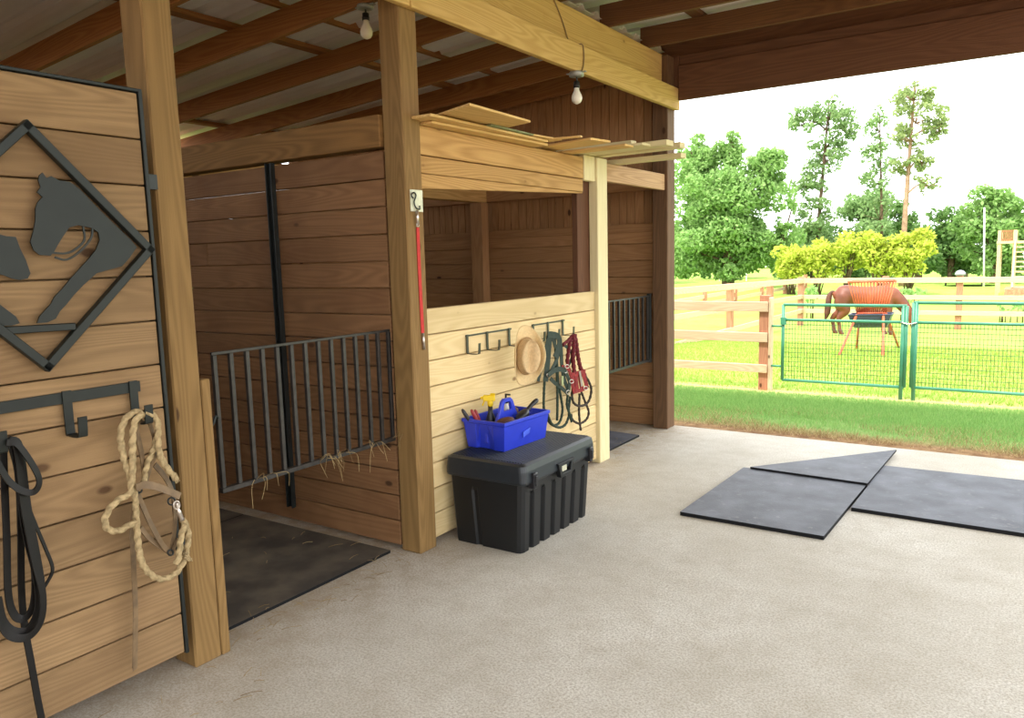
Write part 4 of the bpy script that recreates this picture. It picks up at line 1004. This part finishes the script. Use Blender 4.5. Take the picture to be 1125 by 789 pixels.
def crown_at(px0, px1, py0, py1, y):
    a = ony(y, px0, (py0+py1)/2); b = ony(y, px1, (py0+py1)/2); t = ony(y, (px0+px1)/2, py0); q = ony(y, (px0+px1)/2, py1)
    c = (t+q)/2; return np.array(c), np.array(((b-a).length/2, (b-a).length/2*.8, (t.z-q.z)/2))
def tree(name, label, y, base_px, crowns, mat, leaf, per, trunk_r, bark=M_BARK, group='trees beyond the pasture', ncl=16, clr=.42, limbs=True):
    b = ony(y, base_px, 300); g_ = gz(y); t = thing(name, label, 'tree', (b.x, y, g_), 0, group)
    pts = []; ms = MB(); top = None
    cs = [crown_at(*c, y) for c in crowns]
    zt = max(c[2]+R[2]*.6 for c, R in cs); tc = max(cs, key=lambda q: q[0][2])[0]
    tr = spline([(b.x, y, g_-.1), (b.x+(tc[0]-b.x)*.15, y, g_+(zt-g_)*.35), (b.x+(tc[0]-b.x)*.6, y, g_+(zt-g_)*.7), (tc[0], y, zt)], 6)
    ms.tube(tr, [trunk_r*(1-.75*i/(len(tr)-1)) for i in range(len(tr))], 8)
    for c, R in cs:
        if limbs:
            p0 = min(tr, key=lambda p: abs(p.z-(c[2]-R[2]*.7))); ms.tube(spline([p0, (Vector(c)+p0)/2+Vector((0, 0, .2)), Vector(c)], 4), [trunk_r*.4*(1-.1*i) for i in range(9)], 6)
        sc_ = sub_clumps(c, R, ncl, clr*min(R[0], R[2]))
        for q in sc_[::3]:
            ms.tube([Vector(c)-Vector((0, 0, R[2]*.3)), Vector(q[0])], [trunk_r*.22, trunk_r*.08], 5)
        pts.append(clump_points(sc_, per, .35))
    ms.build('trunk', bark, t); leaf_mesh('foliage', np.concatenate(pts), leaf, mat, t); return t
tree('oak_tree', 'big broad green tree at the left edge of the opening', 48, 800, [(735, 862, 162, 262), (730, 868, 205, 310), (735, 870, 245, 312), (785, 824, 145, 185), (822, 865, 160, 215), (740, 790, 152, 210), (845, 874, 205, 300), (728, 800, 235, 308)], L_BIG, .15, 480, .45, ncl=30, clr=.36, limbs=False)
tree('tall_tree', 'tall open crowned tree left of the tall pine', 58, 897, [(856, 915, 112, 152), (876, 945, 106, 145), (912, 950, 114, 166), (884, 930, 142, 198), (866, 908, 178, 218), (862, 918, 208, 275), (864, 922, 235, 305)], L_MID, .16, 230, .2, ncl=24, clr=.3)
tree('pine_tree', 'tallest pine with a bare pinkish trunk behind the yellow shrubs', 50, 991, [(975, 1034, 88, 122), (970, 1042, 112, 148), (1018, 1045, 126, 158), (976, 1030, 136, 166), (998, 1028, 162, 188), (976, 1005, 170, 194), (1001, 1038, 190, 212)], L_PINE, .13, 420, .2, M_PINEBARK, ncl=20, clr=.34)
tree('thin_pine_tree', 'thin sparse pine standing just left of the tallest pine', 56, 968, [(948, 984, 116, 160), (944, 988, 150, 190), (941, 988, 180, 215), (942, 992, 204, 262)], L_MID, .15, 170, .12, ncl=20, clr=.32)
for i, (cs_, mt, y, lb) in enumerate((([(866, 920, 240, 304), (890, 935, 252, 304)], L_DK, 64, 'dark green tree low between the big oak and the pine'), ([(915, 982, 208, 262), (910, 990, 235, 304)], L_BACK, 66, 'mid green tree behind the yellow shrubs'), ([(985, 1035, 232, 300), (975, 1005, 222, 262)], L_DK, 60, 'dark tree directly right of the pine trunk'), ([(1015, 1075, 222, 290), (1005, 1085, 245, 307)], L_DK, 57, 'rounded dark green tree left of the flagpole'), ([(1050, 1135, 205, 270), (1045, 1140, 240, 308), (1075, 1110, 203, 240)], L_BIG, 54, 'large green tree behind the wooden stairs'), ([(838, 892, 258, 305)], L_BACK, 62, 'small green tree right of the big oak'), ([(735, 870, 265, 310)], L_DK, 66, 'dark undergrowth in the shade behind the big oak'), ([(868, 1000, 268, 310)], L_DK, 60, 'dark undergrowth behind the yellow shrubs'), ([(990, 1130, 270, 308)], L_DK, 62, 'dark undergrowth behind the flagpole'), ([(660, 750, 190, 306)], L_BIG, 56, 'green tree behind the left side of the big oak'), ([(1125, 1220, 198, 306)], L_DK, 54, 'green tree at the far right edge'))):
    tree('leafy_tree', lb, y, sum(cs_[0][:2])/2, cs_, mt, .16, 420, .25, ncl=26, clr=.38)
for i, (a, b, t_) in enumerate(((848, 892, 268), (876, 922, 262), (908, 955, 254), (940, 990, 250), (972, 1027, 246))):
    y = 40; c, R = crown_at(a, b, t_, 306, y)
    t = thing('yellow_shrub', f'bright yellow green shrub, {ORD[i]} from the left in the row under the pine', 'shrub', (c[0], y, gz(y)), 0, 'yellow green shrubs beyond the fence')
    m = MB()
    sc_ = sub_clumps(c, R, 30, .42*min(R[0], R[2]))
    for q in sc_[::2]: m.tube([(c[0]+rng.uniform(-.2, .2), y, gz(y)-.05), Vector(q[0])], [.04, .012], 5)
    m.build('stems', M_BARK, t); leaf_mesh('foliage', clump_points(sc_, 520, .3), .12, L_YEL, t)
for i, (a, b, t_, b_, lb) in enumerate(((868, 908, 314, 332, 'low green shrub behind the horse tail'), (975, 1022, 313, 338, 'low green shrub right of the hay feeder'), (1090, 1140, 330, 346, 'low weedy plants along the fence at the far right'))):
    y = 24; c, R = crown_at(a, b, t_, b_, y)
    t = thing('low_shrub', lb, 'shrub', (c[0], y, gz(y)), 0, 'low shrubs along the far fence'); m = MB(); sc_ = sub_clumps(c, R, 14, .5*R[2])
    for q in sc_[::2]: m.tube([(q[0][0], y, gz(y)-.05), Vector(q[0])], [.02, .008], 5)
    m.build('stems', M_BARK, t); leaf_mesh('foliage', clump_points(sc_, 420, .3), .09, L_BIG, t)

# deck with stairs, pole, platform far right
DYY = 40.; DK = plain('deck_timber', (206, 178, 138), .8, 0, .1)
def D(px, py): p = ony(DYY, px, py); return p
dk = thing('wooden_deck', 'raised wooden deck with stairs among the trees at the right edge', 'deck', (D(1100, 303).x, DYY, gz(DYY)))
xl, xm, xr = D(1096, 300).x, D(1113, 300).x, D(1140, 300).x; zf = D(1100, 265).z; zr = D(1100, 253).z; g_ = gz(DYY)
for xx in (xl, xm):
    for yy in (DYY, DYY+2.4): m = MB(); m.box(xx-.07, xx+.07, yy-.07, yy+.07, g_-.1, zr, 2); m.build('post', DK, dk)
m = MB(); m.box(xl-.1, xr, DYY-.1, DYY+2.5, zf-.12, zf); m.build('platform', DK, dk)
m = MB(); m.box(xl, xm, DYY-.03, DYY+.03, zr-.09, zr); m.box(xl, xm, DYY-.03, DYY+.03, zf+.04, zf+.1)
for k in range(7): xx = lerp(xl, xm, (k+1)/8); m.box(xx-.03, xx+.03, DYY-.02, DYY+.02, zf, zr)
m.build('railing', plain('railing_timber', (150, 104, 66), .8), dk)
nst = 9
for k in range(nst):
    zz = lerp(g_+.45, zf-.1, k/nst); yy = DYY-2.4+2.3*k/nst; m = MB(); m.box(xm+.05, xr, yy, yy+.32, zz, zz+.06); m.build('step', DK, dk)
m = MB()
for xx in (xm+.02, xr): m.beam((xx, DYY-2.5, g_+.4), (xx, DYY, zf-.05), .06, .25)
m.build('stringer', DK, dk)
m = MB(); m.box(D(1106, 300).x, xr, DYY-2.9, DYY-.2, g_-.1, g_+.42); m.build('brick_footing', plain('pale_brick', (190, 132, 100), .85, 0, .2, 10), dk)
m = MB(); m.tube([ony(38, 1081.5, 300)+Vector((0, 0, -.6)), ony(38, 1081.5, 230)], [.045, .03], 8); m.lathe([(.001, -.05), (.05, 0), (.001, .05)], ony(38, 1081.5, 229), 10)
one('flag_pole', m, plain('white_pole_paint', (226, 226, 220), .4), 'thin white pole in front of the trees near the deck', 'pole', None, 0)
pc = at_ground(1066, 314); m = MB(); rr_ = 24*(pc-CAM).length/846.54
m.lathe([(rr_*.96, .28), (rr_, .30), (rr_, .36), (rr_*.96, .38)], (pc.x, pc.y, gz(pc.y)), 28)
for k in range(6): a = k*PI/3; m.tube([(pc.x+rr_*.85*math.cos(a), pc.y+rr_*.85*math.sin(a), gz(pc.y)-.02), (pc.x+rr_*.85*math.cos(a), pc.y+rr_*.85*math.sin(a), gz(pc.y)+.3)], .05, 6)
one('low_platform', m, plain('dark_platform', (66, 60, 56), .6), 'dark low round platform on the grass behind the far fence', 'platform', None, 0)
for i, px in enumerate((790.5, 820)):
    p = at_ground(px, 309); m = MB(); m.box(p.x-.035, p.x+.035, p.y-.035, p.y+.035, p.z-.05, p.z+.55); m.box(p.x-.07, p.x+.07, p.y-.04, p.y+.04, p.z+.5, p.z+.62)
    one('white_stake', m, M_WHITEPL, ['left one of two small white stakes before the big oak', 'right one of two small white stakes before the big oak'][i], 'stake', 'small white stakes', 0)

# grass and straw
def blades(name, n, area, hmin, hmax, w, mat, label, dens=None, lean=.5, cat='grass'):
    x = rng.uniform(area[0], area[1], n); y = rng.uniform(area[2], area[3], n)
    if dens is not None: k = rng.random(n) < dens(x, y); x, y = x[k], y[k]; n = len(x)
    z = np.array([gz(v) for v in y]); h = rng.uniform(hmin, hmax, n); a = rng.uniform(0, 2*PI, n); l = rng.uniform(0, lean, n)*h; b = rng.uniform(0, 2*PI, n)
    wx, wy = np.cos(a)*w, np.sin(a)*w
    v = np.stack([np.stack([x-wx, y-wy, z-.005], 1), np.stack([x+wx, y+wy, z-.005], 1), np.stack([x+np.cos(b)*l, y+np.sin(b)*l, z+h], 1)], 1).reshape(-1, 3)
    me = bpy.data.meshes.new(name); me.vertices.add(3*n); me.vertices.foreach_set('co', v.ravel()); me.loops.add(3*n); me.loops.foreach_set('vertex_index', np.arange(3*n))
    me.polygons.add(n); me.polygons.foreach_set('loop_start', np.arange(n)*3); me.polygons.foreach_set('loop_total', np.full(n, 3)); me.update()
    at = me.attributes.new('tone', 'FLOAT', 'FACE'); at.data.foreach_set('value', rng.random(n).astype(np.float32)); me.materials.append(mat)
    o = bpy.data.objects.new(name, me); C.objects.link(o); return tag(o, label, cat, None, 'stuff')
blades('lawn_grass', 130000, (-1.6, 5.5, 3.62, 5.75), .02, .055, .0022, toned('lawn_blades', (112, 160, 84), (160, 192, 114), .7, .4), 'shaded green lawn strip between the concrete and the gates', lambda x, y: np.where(y < 4.3, np.clip((y-3.62)/1.1, .03, 1), 1), .9)
blades('pasture_grass', 90000, (-7, 6, 6.0, 15), .02, .06, .005, toned('pasture_blades', (128, 160, 60), (166, 188, 84), .7, .35), 'sunlit yellow green pasture grass behind the green gates', None, .9)
blades('dry_grass', 42000, (-1.6, 5.5, 3.45, 4.9), .015, .055, .0024, toned('dry_blades', (140, 108, 72), (206, 190, 140), .8, .2), 'dry brown grass along the edge of the concrete', lambda x, y: np.clip((4.9-y)/1.4, 0, 1)*np.clip(np.sin(x*3.1+2*np.sin(y*5))+.35+.8*(y < 3.75), .03, 1), 1.8)
m = MB()
for k in range(260):
    r_ = random.random()
    if r_ < .6: y = random.uniform(-1.3, 3.2); x = random.gauss(-.05, .06); 
    elif r_ < .68: x = random.uniform(-1.2, -.15); y = random.uniform(-1.2, -.13)
    elif r_ < .85: x = random.uniform(-.05, .35); y = random.uniform(-2.4, -1.3)
    else: x = random.uniform(-.9, -.1); y = random.uniform(2.3, 3.2)
    if -.2 < x < .55 and .0 < y < 1.85 or (-.14 < x < .01 and (-1.45 < y < -1.26 or -.14 < y < .01 or 1.83 < y < 2.05 or 3.14 < y)): continue
    a = random.uniform(0, PI); l = random.uniform(.01, .04); z = .0195 if x < -.1 else .004
    m.tube([(x-l*math.cos(a), y-l*math.sin(a), z), (x, y, z+.004), (x+l*math.cos(a), y+l*math.sin(a), z)], .0009, 4)
tag(m.build('loose_straw', M_STRAW), 'loose straw scattered along the stall thresholds', 'straw', None, 'stuff')

# ================================================================== LIGHT
sc = bpy.context.scene
w = bpy.data.worlds.new('world'); sc.world = w; w.use_nodes = True; bg_ = w.node_tree.nodes['Background']
bg_.inputs[0].default_value = (.965, .99, 1.02, 1); bg_.inputs[1].default_value = 2.9
sl = bpy.data.lights.new('sun', 'SUN'); sl.energy = 4.2; sl.angle = math.radians(3); sl.color = (1, .96, .88)
so = bpy.data.objects.new('sun', sl); C.objects.link(so)
sd = Vector((.12, .43, -.83)); so.rotation_euler = sd.to_track_quat('-Z', 'Y').to_euler(); so.location = (0, -8, 12)
vs_ = sc.view_settings; vs_.view_transform = 'Standard'; vs_.look = 'None'; vs_.gamma = 1; vs_.use_curve_mapping = False; vs_.exposure = 0.45
